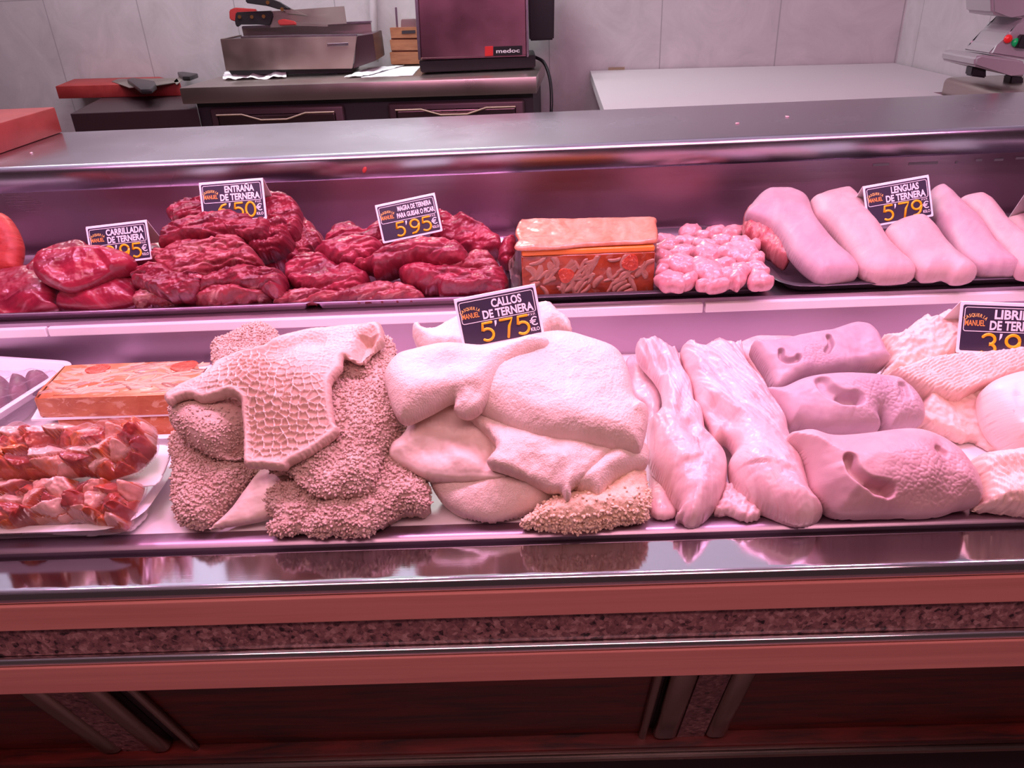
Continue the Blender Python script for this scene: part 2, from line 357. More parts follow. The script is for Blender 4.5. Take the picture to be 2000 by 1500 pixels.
def voronoi(x, y, seed=0, jit=0.95):
    ix = np.floor(x); iy = np.floor(y)
    f1 = np.full(x.shape, 9.0); f2 = np.full(x.shape, 9.0); idx = np.zeros(x.shape); cx = np.zeros(x.shape); cy = np.zeros(x.shape)
    for a in (-1, 0, 1):
        for b in (-1, 0, 1):
            px = ix + a + 0.5 + jit * (hash01(ix + a, iy + b, seed) - 0.5); py = iy + b + 0.5 + jit * (hash01(ix + a, iy + b, seed + 7) - 0.5)
            d = np.hypot(x - px, y - py); i = hash01(ix + a, iy + b, seed + 13)
            n = d < f1
            f2 = np.where(n, f1, np.minimum(f2, d)); f1 = np.where(n, d, f1)
            idx = np.where(n, i, idx); cx = np.where(n, x - px, cx); cy = np.where(n, y - py, cy)
    return f1, f2, idx, cx, cy
def poly_sdf(u, v, poly):
    """signed distance (inside > 0) to a closed polygon"""
    shp = u.shape; u = u.ravel(); v = v.ravel()
    a = poly; b = np.roll(poly, -1, 0); ab = b - a; L = np.maximum((ab ** 2).sum(1), 1e-16)
    out = np.empty(u.size)
    for s in range(0, u.size, 4000):
        x = u[s:s + 4000, None]; y = v[s:s + 4000, None]
        t = np.clip(((x - a[:, 0]) * ab[:, 0] + (y - a[:, 1]) * ab[:, 1]) / L, 0, 1)
        d = np.sqrt(((x - a[:, 0] - t * ab[:, 0]) ** 2 + (y - a[:, 1] - t * ab[:, 1]) ** 2).min(1))
        c = ((a[:, 1] > y) != (b[:, 1] > y)) & (x < ab[:, 0] * (y - a[:, 1]) / np.where(ab[:, 1] == 0, 1e-12, ab[:, 1]) + a[:, 0])
        out[s:s + 4000] = np.where(c.sum(1) % 2 == 1, d, -d)
    return out.reshape(shp)
def line_dist(u, v, pts):
    """distance to an open polyline, side (+ left), 0..1 along"""
    pts = np.asarray(pts, float)
    if len(pts) == 1:
        return np.hypot(u - pts[0, 0], v - pts[0, 1]), np.ones_like(u), np.zeros_like(u)
    best = np.full(u.shape, 1e9); side = np.ones(u.shape); al = np.zeros(u.shape); n = len(pts) - 1
    for i in range(n):
        a, b = pts[i], pts[i + 1]; ab = b - a; L = max((ab ** 2).sum(), 1e-14)
        t = np.clip(((u - a[0]) * ab[0] + (v - a[1]) * ab[1]) / L, 0, 1)
        d = np.hypot(u - a[0] - t * ab[0], v - a[1] - t * ab[1])
        s = np.sign(ab[0] * (v - a[1]) - ab[1] * (u - a[0]))
        m = d < best
        best = np.where(m, d, best); side = np.where(m, s, side); al = np.where(m, (i + t) / n, al)
    return best, side, al

# ------------------------------------------------------------------ flesh: a solid, soft slab grown on a (curved) resting surface
class Surf:
    """resting surface through the point the pixel sees at distance y (or height z); tilt = how much it faces the shopper"""
    def __init__(s, at, y=None, z=None, tilt=30, side=0, bend=0, bx=0, spin=0):
        s.o = PY(at[0], at[1], y) if y is not None else P(at[0], at[1], z)
        m = Matrix.Rotation(R(spin), 3, 'Z') @ Matrix.Rotation(R(tilt), 3, 'X') @ Matrix.Rotation(R(side), 3, 'Y')
        m = np.array([list(r) for r in m]); s.U, s.V, s.N = m[:, 0], m[:, 1], m[:, 2]
        s.bend, s.bx = bend, bx
        s.scale = np.linalg.norm(s.o - CAM) / FPX
    def w(s, u, v): return -s.bend * v * v - s.bx * u * u
    def uv(s, pts, h=0.0):
        pts = np.asarray(pts, float); d = ray(pts[:, 0], pts[:, 1]); w = np.zeros(len(pts))
        for _ in range(12):
            o = s.o - CAM
            t = (o @ s.N + w + h) / (d @ s.N); q = d * t[:, None] - o
            u = q @ s.U; v = q @ s.V; w = 0.5 * w + 0.5 * s.w(u, v)
        return np.stack([u, v], 1)
    def world(s, u, v, h):
        return s.o + u[..., None] * s.U + v[..., None] * s.V + (s.w(u, v) + h)[..., None] * s.N

def flesh(name, mat, poly, surf, T=0.02, Tb=0.01, r=0.02, p=2.0, cell=0.0016, feats=(), noise=(), rag=0.0, ragf=150, seed=1, floor=None,
          fibre=0.0, parent=None, pap=None, curve=True, label=None, cat=None, group=None, post=None, ret=False):
    """poly: outline in pixels on surf; T/Tb thickness above/below; r edge rounding;
    feats: (pixel polyline, width px, height m, kind) kind '' = on top, 'w' = bends the whole sheet, 's' = step;
    noise: (kind, frequency, amplitude, angle, stretch)"""
    q = surf.uv(poly)
    if curve: q = spline(q, max(120, len(poly) * 6), True)
    lo = q.min(0) - 2.5 * cell; hi = q.max(0) + 2.5 * cell
    nu = int((hi[0] - lo[0]) / cell) + 2; nv = int((hi[1] - lo[1]) / cell) + 2
    us = lo[0] + np.arange(nu) * cell; vs = lo[1] + np.arange(nv) * cell
    k = 3; uc = lo[0] + np.arange(nu // k + 2) * cell * k; vc = lo[1] + np.arange(nv // k + 2) * cell * k
    gu, gv = np.meshgrid(uc, vc); dc = poly_sdf(gu, gv, q)
    fi = np.arange(nu) / k; fj = np.arange(nv) / k; i0 = fi.astype(int); j0 = fj.astype(int); a = fi - i0; b = (fj - j0)[:, None]
    d = (dc[np.ix_(j0, i0)] * (1 - a) + dc[np.ix_(j0, i0 + 1)] * a) * (1 - b) + (dc[np.ix_(j0 + 1, i0)] * (1 - a) + dc[np.ix_(j0 + 1, i0 + 1)] * a) * b
    u, v = np.meshgrid(us, vs)
    if rag: d = d + rag * fbm(u * ragf, v * ragf, seed + 91, 3)
    gy, gx = np.gradient(d, cell); gl = np.maximum(np.hypot(gx, gy), 0.25)
    ins = d > -0.72 * cell
    sn = ins & (d < 0.0)
    uu = np.where(sn, u - d * gx / gl, u); vv = np.where(sn, v - d * gy / gl, v); dd = np.maximum(d, 0)
    quad = ins[:-1, :-1] & ins[1:, :-1] & ins[:-1, 1:] & ins[1:, 1:]
    used = np.zeros_like(ins); used[:-1, :-1] |= quad; used[1:, :-1] |= quad; used[:-1, 1:] |= quad; used[1:, 1:] |= quad
    cnt = np.zeros(ins.shape, int); 
    for sl in ((slice(None, -1), slice(None, -1)), (slice(1, None), slice(None, -1)), (slice(None, -1), slice(1, None)), (slice(1, None), slice(1, None))): cnt[sl] += quad
    border = used & (cnt < 4)
    s = np.clip(dd / r, 0, 1); prof = (1 - (1 - s) ** p) ** (1 / p)
    prof = np.where(border, 0, prof)
    top = T * prof; wav = np.zeros_like(top); tint = np.zeros_like(top)
    fu, fv = uu[used], vv[used]; fd = dd[used]; pf = prof[used]; tp = top[used]; wv = wav[used]; tn = tint[used]
    for f in feats:
        pts = np.asarray(f[0], float).reshape(-1, 2)
        pp = surf.uv(pts, T * 0.85)
        if len(pp) > 2: pp = spline(pp, len(pp) * 4)
        wd = f[1] * surf.scale; H = f[2]; kd = f[3] if len(f) > 3 else ''
        ds, sd, al = line_dist(fu, fv, pp)
        if kd == 's':
            tp += pf * H / (1 + np.exp(np.clip(-sd * ds / (wd * 0.25), -30, 30))) * np.exp(-ds / (wd * 3))
        else:
            g = np.exp(-(ds / wd) ** (4 if kd == 'c' else 2))
            if len(pp) > 1 and kd != 'c' and np.linalg.norm(pp[-1] - pp[0]) > 3.5 * wd: g = g * np.clip(np.minimum(al, 1 - al) * 6 + 0.25, 0, 1)
            if kd == 'w': wv += H * g
            else: tp += pf * H * g if H > 0 else H * g * np.clip(pf * 1.5, 0, 1)
    for nzz in noise:
        kd, fr, am = nzz[:3]; an = R(nzz[3]) if len(nzz) > 3 else 0; sx = nzz[4] if len(nzz) > 4 else 1.0
        a1 = (fu * math.cos(an) + fv * math.sin(an)) * fr / sx; b1 = (-fu * math.sin(an) + fv * math.cos(an)) * fr
        a1 = a1 + seed * 3.1; b1 = b1 + seed * 1.7
        ed = np.clip(fd / (r * 0.35), 0, 1)
        if kd == 'fbm': tp += am * fbm(a1, b1, seed) * ed
        elif kd == 'wave': wv += am * fbm(a1, b1, seed, 2)
        elif kd == 'crease': tp -= am * np.exp(-(np.abs(fbm(a1, b1, seed, 3)) / 0.055) ** 2) * ed
        elif kd == 'ridge': tp += am * (0.5 - np.abs(fbm(a1, b1, seed, 4))) * ed
        elif kd == 'lam':
            tp += am * np.abs(np.sin(b1 * 3.14159 + 2.2 * fbm(a1 * 0.6, b1 * 0.15, seed, 3))) * ed
        elif kd in ('pebble', 'comb', 'chunk'):
            wx = a1 + 0.25 * pnoise(a1 * 0.7, b1 * 0.7, seed + 3); wy = b1 + 0.25 * pnoise(a1 * 0.7, b1 * 0.7, seed + 5)
            f1, f2, idx, cx, cy = voronoi(wx, wy, seed)
            if kd == 'pebble': tp += am * np.clip(1 - f1 * 1.25, 0, 1) * ed
            elif kd == 'comb':
                e = np.clip((f2 - f1) / 0.26, 0, 1); msk = 1.0
                tp += am * (1 - e) ** 1.2 * ed
            else:
                ph = idx * 37.7
                tp += am * (idx * 0.9 + (np.cos(ph) * cx + np.sin(ph) * cy) * 1.1 - np.clip(1 - (f2 - f1) / 0.14, 0, 1) * 0.55) * ed
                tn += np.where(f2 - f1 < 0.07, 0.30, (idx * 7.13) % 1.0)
    if post is not None: res = post(surf, fu, fv, fd, pf, tp, wv); tp, wv = res[:2]; tn = res[2] if len(res) > 2 else tn
    n = int(used.sum()); ids = np.full(ins.shape, -1); ids[used] = np.arange(n)
    Vt = surf.world(fu, fv, tp + wv); Vb = surf.world(fu, fv, wv - Tb * pf)
    bd = border[used]; bmap = np.where(bd, np.arange(n), n + np.cumsum(~bd) - 1)
    V = np.vstack([Vt, Vb[~bd]])
    j, i = np.nonzero(quad)
    A, B, C, D = ids[j, i], ids[j, i + 1], ids[j + 1, i + 1], ids[j + 1, i]
    Ft = np.stack([A, B, C, D], 1); Fb = np.stack([bmap[D], bmap[C], bmap[B], bmap[A]], 1)
    dup = bd[A] & bd[B] & bd[C] & bd[D]; Fb = Fb[~dup]
    an = R(fibre); UV = np.stack([fu * math.cos(an) + fv * math.sin(an), -fu * math.sin(an) + fv * math.cos(an)], 1)
    UV = np.vstack([UV, UV[~bd]]); TN = np.concatenate([tn, tn[~bd]])
    if floor is not None: V[:, 2] = np.maximum(V[:, 2], floor)
    F = np.vstack([Ft, Fb])
    if pap is not None:
        Vp, Fp, Up = papillae(V, Ft, UV, seed=seed, **pap)
        F = np.vstack([F, Fp + len(V)]); V = np.vstack([V, Vp]); UV = np.vstack([UV, Up]); TN = np.concatenate([TN, np.zeros(len(Vp))])
        if floor is not None: V[:, 2] = np.maximum(V[:, 2], floor)
    o = from_arrays(name, V, F, mat, parent, UV, True, TN)
    if label: tag(o, label, cat, group)
    return o

def papillae(V, Ft, UV, seed=1, dens=110000, length=0.0028, rad=0.0015, mask=None, facing=0.0):
    """the terry-towel nap of fleece tripe: short bent fingers standing on the top faces"""
    rng = np.random.default_rng(seed)
    p0, p1, p2, p3 = (V[Ft[:, k]] for k in range(4))
    nrm = np.cross(p2 - p0, p3 - p1); ar = np.linalg.norm(nrm, axis=1) / 2 + 1e-12; nrm = nrm / (2 * ar[:, None])
    c = (p0 + p1 + p2 + p3) / 4
    wgt = ar.copy()
    if mask is not None: wgt *= mask(UV[Ft].mean(1), c)
    wgt *= (nrm @ np.array([0, -0.6, 0.8]) > -0.25)
    tot = wgt.sum() * dens; n = int(min(tot, 15000))
    if n < 5: return np.zeros((0, 3)), np.zeros((0, 4), int), np.zeros((0, 2))
    f = rng.choice(len(Ft), n, p=wgt / wgt.sum())
    a, b = rng.random((2, n, 1))
    q = (p0[f] * (1 - a) + p1[f] * a) * (1 - b) + (p3[f] * (1 - a) + p2[f] * a) * b
    clump = np.stack([pnoise(q[:, 0] * 130, q[:, 1] * 130 + q[:, 2] * 90, seed + k) for k in range(3)], 1)
    dr = nrm[f] + 0.35 * rng.normal(size=(n, 3)) + 1.3 * clump; dr[:, 2] -= 0.15
    dr /= np.linalg.norm(dr, axis=1)[:, None]
    L = length * rng.uniform(0.6, 1.35, (n, 1)); rr = rad * rng.uniform(0.7, 1.3, (n, 1))
    h = np.where(np.abs(dr[:, 2:3]) < 0.9, np.array([[0, 0, 1.0]]), np.array([[1.0, 0, 0]]))
    A = np.cross(dr, h); A /= np.linalg.norm(A, axis=1)[:, None]; B = np.cross(dr, A)
    bend = 0.5 * rng.normal(size=(n, 3)); out = []
    for t, s in ((-0.15, 1.0), (0.4, 1.12), (0.8, 0.9), (1.0, 0.5), (1.06, 0.06)):
        ctr = q + dr * L * t + bend * L * max(t, 0) ** 2 * 0.5
        for k in range(5):
            th = 2 * math.pi * k / 5
            out.append(ctr + (A * math.cos(th) + B * math.sin(th)) * rr * s)
    VV = np.stack(out, 1).reshape(-1, 3); base = np.arange(n)[:, None] * 25
    fl = []
    for ring in range(4):
        for k in range(5): fl.append([ring * 5 + k, ring * 5 + (k + 1) % 5, ring * 5 + 5 + (k + 1) % 5, ring * 5 + 5 + k])
    fl = np.array(fl); FF = (base[:, :, None] + fl[None]).reshape(-1, 4)
    UU = np.repeat(UV[Ft[f, 0]], 25, 0)
    return VV, FF, UU
def crop(x0, y0, s):
    return lambda pts: [(x0 + s * a, y0 + s * b) for a, b in pts]
c1 = crop(0, 650, 0.3); c2 = crop(320, 600, 0.32); c3 = crop(740, 560, 1 / 3); c4 = crop(1200, 640, 0.28); c5 = crop(1420, 580, 0.32)
cA = crop(0, 330, 0.33); cB = crop(500, 350, 0.3); cC = crop(950, 350, 0.3); cD = crop(1400, 320, 0.3); cT = crop(400, 0, 0.35)

# ------------------------------------------------------------------ the room
def tile_wall(name, base=(0.50, 0.45, 0.47), tile=0.5, off=0.0, axis=0):
    m, ns, lk, b = nmat(name)
    tc = N(ns, 'ShaderNodeTexCoord'); sp = N(ns, 'ShaderNodeSeparateXYZ'); lk.new(tc.outputs['Object'], sp.inputs[0])
    def seam(out, size, o, w):
        a = N(ns, 'ShaderNodeMath', operation='MULTIPLY_ADD'); lk.new(out, a.inputs[0]); a.inputs[1].default_value = 1 / size; a.inputs[2].default_value = o
        f = N(ns, 'ShaderNodeMath', operation='FRACT'); lk.new(a.outputs[0], f.inputs[0])
        l = N(ns, 'ShaderNodeMath', operation='LESS_THAN'); lk.new(f.outputs[0], l.inputs[0]); l.inputs[1].default_value = w / size
        return l
    s1 = seam(sp.outputs[axis], tile, off, 0.005); s2 = seam(sp.outputs[2], 0.75, 0.02, 0.004)
    mxs = N(ns, 'ShaderNodeMath', operation='MAXIMUM'); lk.new(s1.outputs[0], mxs.inputs[0]); lk.new(s2.outputs[0], mxs.inputs[1])
    n = N(ns, 'ShaderNodeTexNoise', i_Scale=4.5, i_Detail=8.0, i_Roughness=0.68, i_Distortion=1.2); lk.new(tc.outputs['Object'], n.inputs['Vector'])
    r = ramp(ns, [(0.3, [c * 0.84 for c in base]), (0.7, [c * 1.1 for c in base])]); lk.new(n.outputs[0], r.inputs[0])
    mx = N(ns, 'ShaderNodeMix', data_type='RGBA'); lk.new(mxs.outputs[0], mx.inputs[0]); lk.new(r.outputs[0], mx.inputs[6])
    mx.inputs[7].default_value = (*[c * 0.62 for c in base], 1); lk.new(mx.outputs[2], b.inputs['Base Color'])
    b.inputs['Roughness'].default_value = 0.4
    return m
MT['wall_tile'] = tile_wall('grey_wall_tile', off=0.02)
MT['wall_tile_side'] = tile_wall('grey_side_wall_tile', off=0.3, axis=1)
MT['floor'] = stone('terrazzo_floor', [(0.2, (0.10, 0.06, 0.055)), (0.5, (0.22, 0.14, 0.13)), (0.85, (0.32, 0.23, 0.21))], 60, 0.35)
MT['ceiling'] = simple('ceiling_paint', (0.85, 0.83, 0.86), 0.8)
WA = Vector((0.334, 3.795)); WB = Vector((1.645, 3.585)); wd = (WB - WA).normalized(); wn = Vector((-wd.y, wd.x))
def struct(o): o['kind'] = 'structure'; return o
ang = math.atan2(wd.y, wd.x)
wm = Matrix.Translation((WB.x, WB.y, 0)) @ Matrix.Rotation(ang, 4, 'Z')
bm = bm_box(-5.2, 0.0, 0.0, 0.1, 0.0, 2.9); o = from_bm('wall_back', bm, 'wall_tile'); o.matrix_world = wm; struct(o)
bm = bm_box(0.0, 0.1, -1.45, 0.1, 0.0, 2.9); o = from_bm('wall_right', bm, 'wall_tile_side'); o.location = (WB.x, WB.y, 0); struct(o)
struct(from_bm('floor', bm_box(-3.6, 2.6, -1.2, 4.6, -0.1, 0.0), 'floor'))
struct(from_bm('ceiling', bm_box(-3.6, 2.6, -1.2, 4.6, 2.9, 3.0), 'ceiling'))

struct(from_bm('rail_reflection_panel', bm_box(-0.98, -0.10, 1.6, 2.3, 2.893, 2.8995), simple('pale_green_panel', (0.72, 0.92, 0.74), 0.6)))  # added unseen panel, its green gives the front rail a greenish reflection

# ------------------------------------------------------------------ the refrigerated counter
XL, XR = -1.9, 1.52
case = thing('display_counter', 'long refrigerated butcher counter with steel rail, peach strips and granite band', 'display counter', (0, 0.95, 0))
DECK = 0.882
nose = [(0.7085 + 0.0105 * math.cos(t), 0.8548 + 0.0105 * math.sin(t)) for t in np.linspace(R(80), R(270), 12)]
o = from_bm('front_rail', bm_profile([(0.745, 0.845), (0.752, 0.850), (0.752, 0.8722), (0.748, 0.872)] + nose, XL, XR), 'steel_rail', case, True, 40); tag(o, 'polished steel front rail')
from_bm('glass_channel', bm_profile([(0.752, 0.80), (0.757, 0.80), (0.757, 0.868), (0.752, 0.868)], XL, XR), 'steel_dark', case)
lip = [(0.757, 0.83), (0.757, 0.879), (0.760, 0.8825), (0.765, 0.884), (0.780, 0.8835), (0.790, 0.880), (0.79, 0.83)]
from_bm('deck_lip', bm_profile(lip, XL, XR), 'steel_soft', case, True, 40)
from_bm('deck', bm_box(XL, XR, 0.785, 1.27, 0.84, DECK), 'white_plastic', case)
from_bm('riser', bm_profile([(1.262, DECK), (1.275, DECK), (1.275, 0.985), (1.262, 0.985)], XL, XR), 'steel_soft', case)
from_bm('upper_shelf', bm_box(XL, XR, 1.245, 1.66, 0.978, 0.993), 'steel_soft', case)
xs = [XL, float(PY(89, 633, 1.24)[0]), float(PY(1376, 585, 1.24)[0]), XR]
for a, b in zip(xs[:-1], xs[1:]):
    from_bm('shelf_edge_strip', bm_box(a + 0.002, b - 0.002, 1.236, 1.247, 0.969, 0.986, 0.002), 'white_plastic', case)
MT['steel_frost'] = steel('frosted_back_steel', (0.62, 0.40, 0.52), 0.33, 0, 60, 0.03, 0.2)
from_bm('back_panel', bm_profile([(1.640, 0.993), (1.66, 0.993), (1.66, 1.1645), (1.640, 1.1645)], XL, XR), 'steel_frost', case)
from_bm('rear_body', bm_box(XL, XR, 1.66, 1.98, 0.1, 1.1645), 'steel_warm', case)
from_bm('laminate_strip', bm_box(XL, XR, 0.697, 0.75, 0.806, 0.846, 0.0015), 'laminate', case)
from_bm('granite_band', bm_box(XL, XR, 0.703, 0.75, 0.758, 0.806), 'granite', case)
from_bm('trim_bar', bm_tube([(XL, 0.699, 0.7525), (XR, 0.699, 0.7525)], 0.0062, 12), 'chrome', case, True, 40)
from_bm('laminate_strip', bm_box(XL, XR, 0.692, 0.75, 0.700, 0.7465, 0.0015), 'laminate', case)
TL = R(20)
def lean(y0=0.735, z0=0.70):        # the sloping front below: local x, n (towards the shopper), s (down the slope)
    return Matrix(((1, 0, 0, 0), (0, -math.cos(TL), math.sin(TL), y0), (0, -math.sin(TL), -math.cos(TL), z0), (0, 0, 0, 1)))
LM = lean()
def leanbox(name, px0, px1, ref_y, n0, n1, s0, s1, mat, bev=0.0):
    x0 = float(PY(px0, ref_y, 0.735)[0]); x1 = float(PY(px1, ref_y, 0.735)[0])
    return from_bm(name, bm_box(x0, x1, n0, n1, s0, s1, bev, 3, mat=LM), mat, case, bev > 0, 50)
def leantube(name, px, ref_y, n, r, s0, s1, mat, flat=1.0):
    x = float(PY(px, ref_y, 0.735)[0])
    b = bm_tube([(x, n, s0), (x, n, s1)], r, 14, flat=flat); b.transform(LM)
    return from_bm(name, b, mat, case, True, 40)
SL = 0.37
MT['post_steel'] = steel('post_steel', (0.30, 0.25, 0.22), 0.25, 2)
for a, b in ((-900, -25), (206, 1290), (1500, 2300)):
    leanbox('wood_panel', a, b, 1335, -0.03, -0.012, 0.0, SL, 'wood_dark')
for a, b in ((31, 98), (1382, 1447)):
    leanbox('granite_post', a, b, 1330, -0.03, -0.004, 0, SL, 'granite')
for a, b in ((-25, 31), (98, 150), (1322, 1382), (1447, 1500)):
    leanbox('steel_post', a, b, 1330, -0.03, 0.002, 0, SL, 'post_steel', 0.012)
for p in (207, 1299): leantube('edge_bar', p, 1330, -0.008, 0.007, 0, SL, 'post_steel')
leanbox('post_backing', 150, 206, 1330, -0.034, -0.02, 0, SL, 'steel_dark'); leanbox('post_backing', 1299, 1322, 1330, -0.034, -0.02, 0, SL, 'steel_dark')
o = from_bm('bottom_ledge', bm_box(XL, XR, -0.03, 0.012, SL, SL + 0.028, 0.004, mat=LM), 'wood_dark', case)
o = from_bm('bottom_trim', bm_box(XL, XR, -0.03, 0.02, SL + 0.03, SL + 0.045, 0.005, mat=LM), 'post_steel', case)
o = from_bm('plinth', bm_box(XL, XR, 0.93, 1.6, 0.0, 0.8), 'steel_dark', case)

for (a, b, py) in ((1705, 1736, 322), (1775, 1831, 320), (1866, 1870, 317), (1905, 1918, 313), (1942, 1959, 312), (1984, 2002, 309)):
    p0, p1 = PY(a, py, 1.6395), PY(b, py, 1.6395)
    from_bm('tape_strip', bm_box(p0[0], p1[0], 1.6385, 1.6402, p0[2] - 0.0025, p0[2] + 0.0025), 'paper', case)

# worktop behind the display
ZW = 1.193
lipf = [(1.612 + 0.014 * math.cos(t), ZW - 0.014 + 0.014 * math.sin(t)) for t in np.linspace(R(90), R(180), 8)]
prof = [(2.03, ZW - 0.045), (2.03, ZW - 0.004), (2.026, ZW)] + lipf + [(1.598, 1.146), (1.601, 1.141), (1.606, 1.141), (1.606, 1.165), (2.02, 1.165), (2.02, ZW - 0.045)]
wt = from_bm('steel_worktop', bm_profile(prof, XL, XR), MT['steel'], None, True, 35)
tag(wt, 'long stainless steel serving worktop with rounded front lip along the back of the meat display', 'worktop')

# red cutting board on the worktop's left end
o = from_bm('cutting_board', bm_box(-1.62, -1.157, 1.60, 2.025, ZW + 0.0005, ZW + 0.062, 0.004, 2), 'red_board', None, True, 40)
tag(o, 'thick red plastic cutting board lying on the steel worktop', 'cutting board')
rng = random.Random(3)
def crumb(px, py, z, r, nm, lab, mat):
    p = P(px, py, z); b = bmesh.new(); bmesh.ops.create_icosphere(b, subdivisions=2, radius=r)
    for v in b.verts: v.co = Vector((v.co.x * 1.9, v.co.y, v.co.z * 0.6)) * (1 + 0.3 * rng.uniform(-1, 1))
    b.transform(Matrix.Translation(p + np.array([0, 0, r * 0.5])) @ Matrix.Rotation(rng.uniform(0, 3), 4, 'Z'))
    return tag(from_bm(nm, b, mat, None, True), lab, 'meat scrap', 'scraps on the steel worktop')
crumb(62, 300, ZW, 0.003, 'meat_scrap', 'tiny pale scrap of meat on the steel worktop below the red cutting board', 'tendon')
crumb(1440, 242, ZW, 0.0025, 'meat_scrap', 'small pale fleck on the steel worktop before the white table', 'tendon')
crumb(1537, 229, ZW, 0.003, 'meat_scrap', 'curled pale fleck on the steel worktop right of the others', 'tendon')
b = bmesh.new(); bmesh.ops.create_icosphere(b, subdivisions=2, radius=0.004)
for v in b.verts: v.co = Vector((v.co.x * 1.1, v.co.y * 0.5, v.co.z * 1.8))
b.transform(Matrix.Translation(PY(712, 332, 1.597)) @ Matrix.Rotation(0.5, 4, 'Y')); tag(from_bm('meat_scrap', b, 'liver', None, True), 'red scrap of meat stuck on the lip of the steel worktop', 'meat scrap')

# ------------------------------------------------------------------ behind the counter
# steel refrigerated table
tv = Vector((0.08 + 1.37, 3.19 - 3.32)); TA = math.atan2(tv.y, tv.x); TLn = tv.length
tm = Matrix.Translation((-1.37, 3.32, 0)) @ Matrix.Rotation(TA, 4, 'Z')
tab = thing('steel_table', 'stainless steel refrigerated work table with two doors against the tiled wall', 'work table', (-0.65, 3.5, 0))
from_bm('table_top', bm_box(0, TLn, 0, 0.60, 1.087, 1.15, 0.004, mat=tm), 'steel_warm', tab, True, 40)
from_bm('table_body', bm_box(0.03, TLn - 0.02, 0.06, 0.58, 0.0, 1.087, mat=tm), 'steel_dark', tab)
MT['door_steel'] = steel('door_steel', (0.16, 0.11, 0.12), 0.3, 0)
MT['handle_brass'] = simple('warm_steel_handle', (0.85, 0.66, 0.48), 0.22, 1.0)
MT['door_rim'] = simple('door_rim_dark', (0.10, 0.06, 0.07), 0.4, 0.5)
for (pa, pb, py) in ((415, 648, 222), (775, 1008, 210)):
    xa = (Vector(PY(pa, py, 3.3)[:2]) - Vector((-1.37, 3.32))).length; xb = (Vector(PY(pb, py, 3.25)[:2]) - Vector((-1.37, 3.32))).length
    d = from_bm('table_door', bm_box(xa - 0.035, xb + 0.035, 0.035, 0.06, 0.62, 1.062, 0.012, 3, mat=tm), 'door_rim', tab, True, 40)
    dp = from_bm('door_inset', bm_box(xa, xb, 0.028, 0.036, 0.66, 1.036, 0.008, 3, mat=tm), 'door_steel', d)
    L = xb - xa
    pts = [(xa, 0.022, 1.038), (xa + L * .22, 0.022, 1.038), (xa + L * .38, 0.016, 1.016), (xa + L * .60, 0.016, 1.016), (xa + L * .76, 0.022, 1.038), (xb, 0.022, 1.038)]
    b = bm_tube(pts, 0.0055, 8, flat=0.8); b.transform(tm); from_bm('door_handle', b, 'handle_brass', d, True, 40)

def prism_xz(px_poly, y0, depth, bevel=0.003, seg=2):
    """pixel outline standing in the plane y = y0, given depth away from the shopper"""
    q = [PY(a, b, y0) for a, b in px_poly]
    bb = bmesh.new(); f = [bb.verts.new(p) for p in q]; g = [bb.verts.new(p + np.array([0, depth, 0])) for p in q]; n = len(q)
    bb.faces.new(f); bb.faces.new(g[::-1])
    for i in range(n): bb.faces.new((f[i], f[(i + 1) % n], g[(i + 1) % n], g[i]))
    if bevel: bmesh.ops.bevel(bb, geom=list(bb.edges), offset=bevel, segments=seg, affect='EDGES')
    return bb
def wall_y(x): return WA.y + (x - WA.x) * wd.y / wd.x
def prism_flat(px_poly, z0, h, bevel=0.001):
    q = [P(a, b, z0) for a, b in px_poly]
    for p in q: p[1] = min(p[1], wall_y(p[0]) - 0.02)
    return bm_prism([(p[0], p[1]) for p in q], z0, z0 + h, bevel)

# open steel box on the table
MT['box_steel'] = steel('greasy_steel', (0.48, 0.40, 0.36), 0.32, 0, 40, 0.03, 0.6)
bx = thing('steel_box', 'greasy stainless steel knife box standing on the steel table', 'box', (-0.95, 3.6, 1.15))
from_bm('front_plate', prism_xz([(430, 76), (697, 71), (688, 134), (441, 138)], 3.55, 0.012, 0.002), 'box_steel', bx)
from_bm('side_plate', prism_xz([(697, 71), (728, 66), (735, 118), (690, 134)], 3.562, 0.25, 0.002), 'door_steel', bx)
from_bm('side_plate', prism_xz([(430, 76), (436, 76), (446, 138), (441, 138)], 3.562, 0.25, 0.001), 'box_steel', bx)
from_bm('inner_tray', prism_xz([(440, 78), (694, 74), (688, 100), (444, 104)], 3.57, 0.2, 0.002), 'tray_dark', bx)
from_bm('top_rim', prism_xz([(470, 71), (695, 67), (695, 72), (470, 75)], 3.575, 0.03, 0.001), 'steel', bx)
from_bm('back_plate', prism_xz([(472, 54), (724, 43), (726, 66), (476, 72)], 3.82, 0.012, 0.002), 'steel_warm', bx)
from_bm('back_ledge', prism_xz([(472, 51), (724, 41), (724, 45), (472, 56)], 3.80, 0.04, 0.002), 'steel', bx)
from_bm('box_base', prism_xz([(446, 137), (686, 133), (686, 142), (452, 147)], 3.60, 0.2, 0.002), 'steel_dark', bx)
pb = PY(660, 87, 3.548); from_bm('maker_plate', bm_box(pb[0] - 0.045, pb[0] + 0.045, 3.546, 3.551, pb[2] - 0.006, pb[2] + 0.006, 0.001), 'chrome', bx)
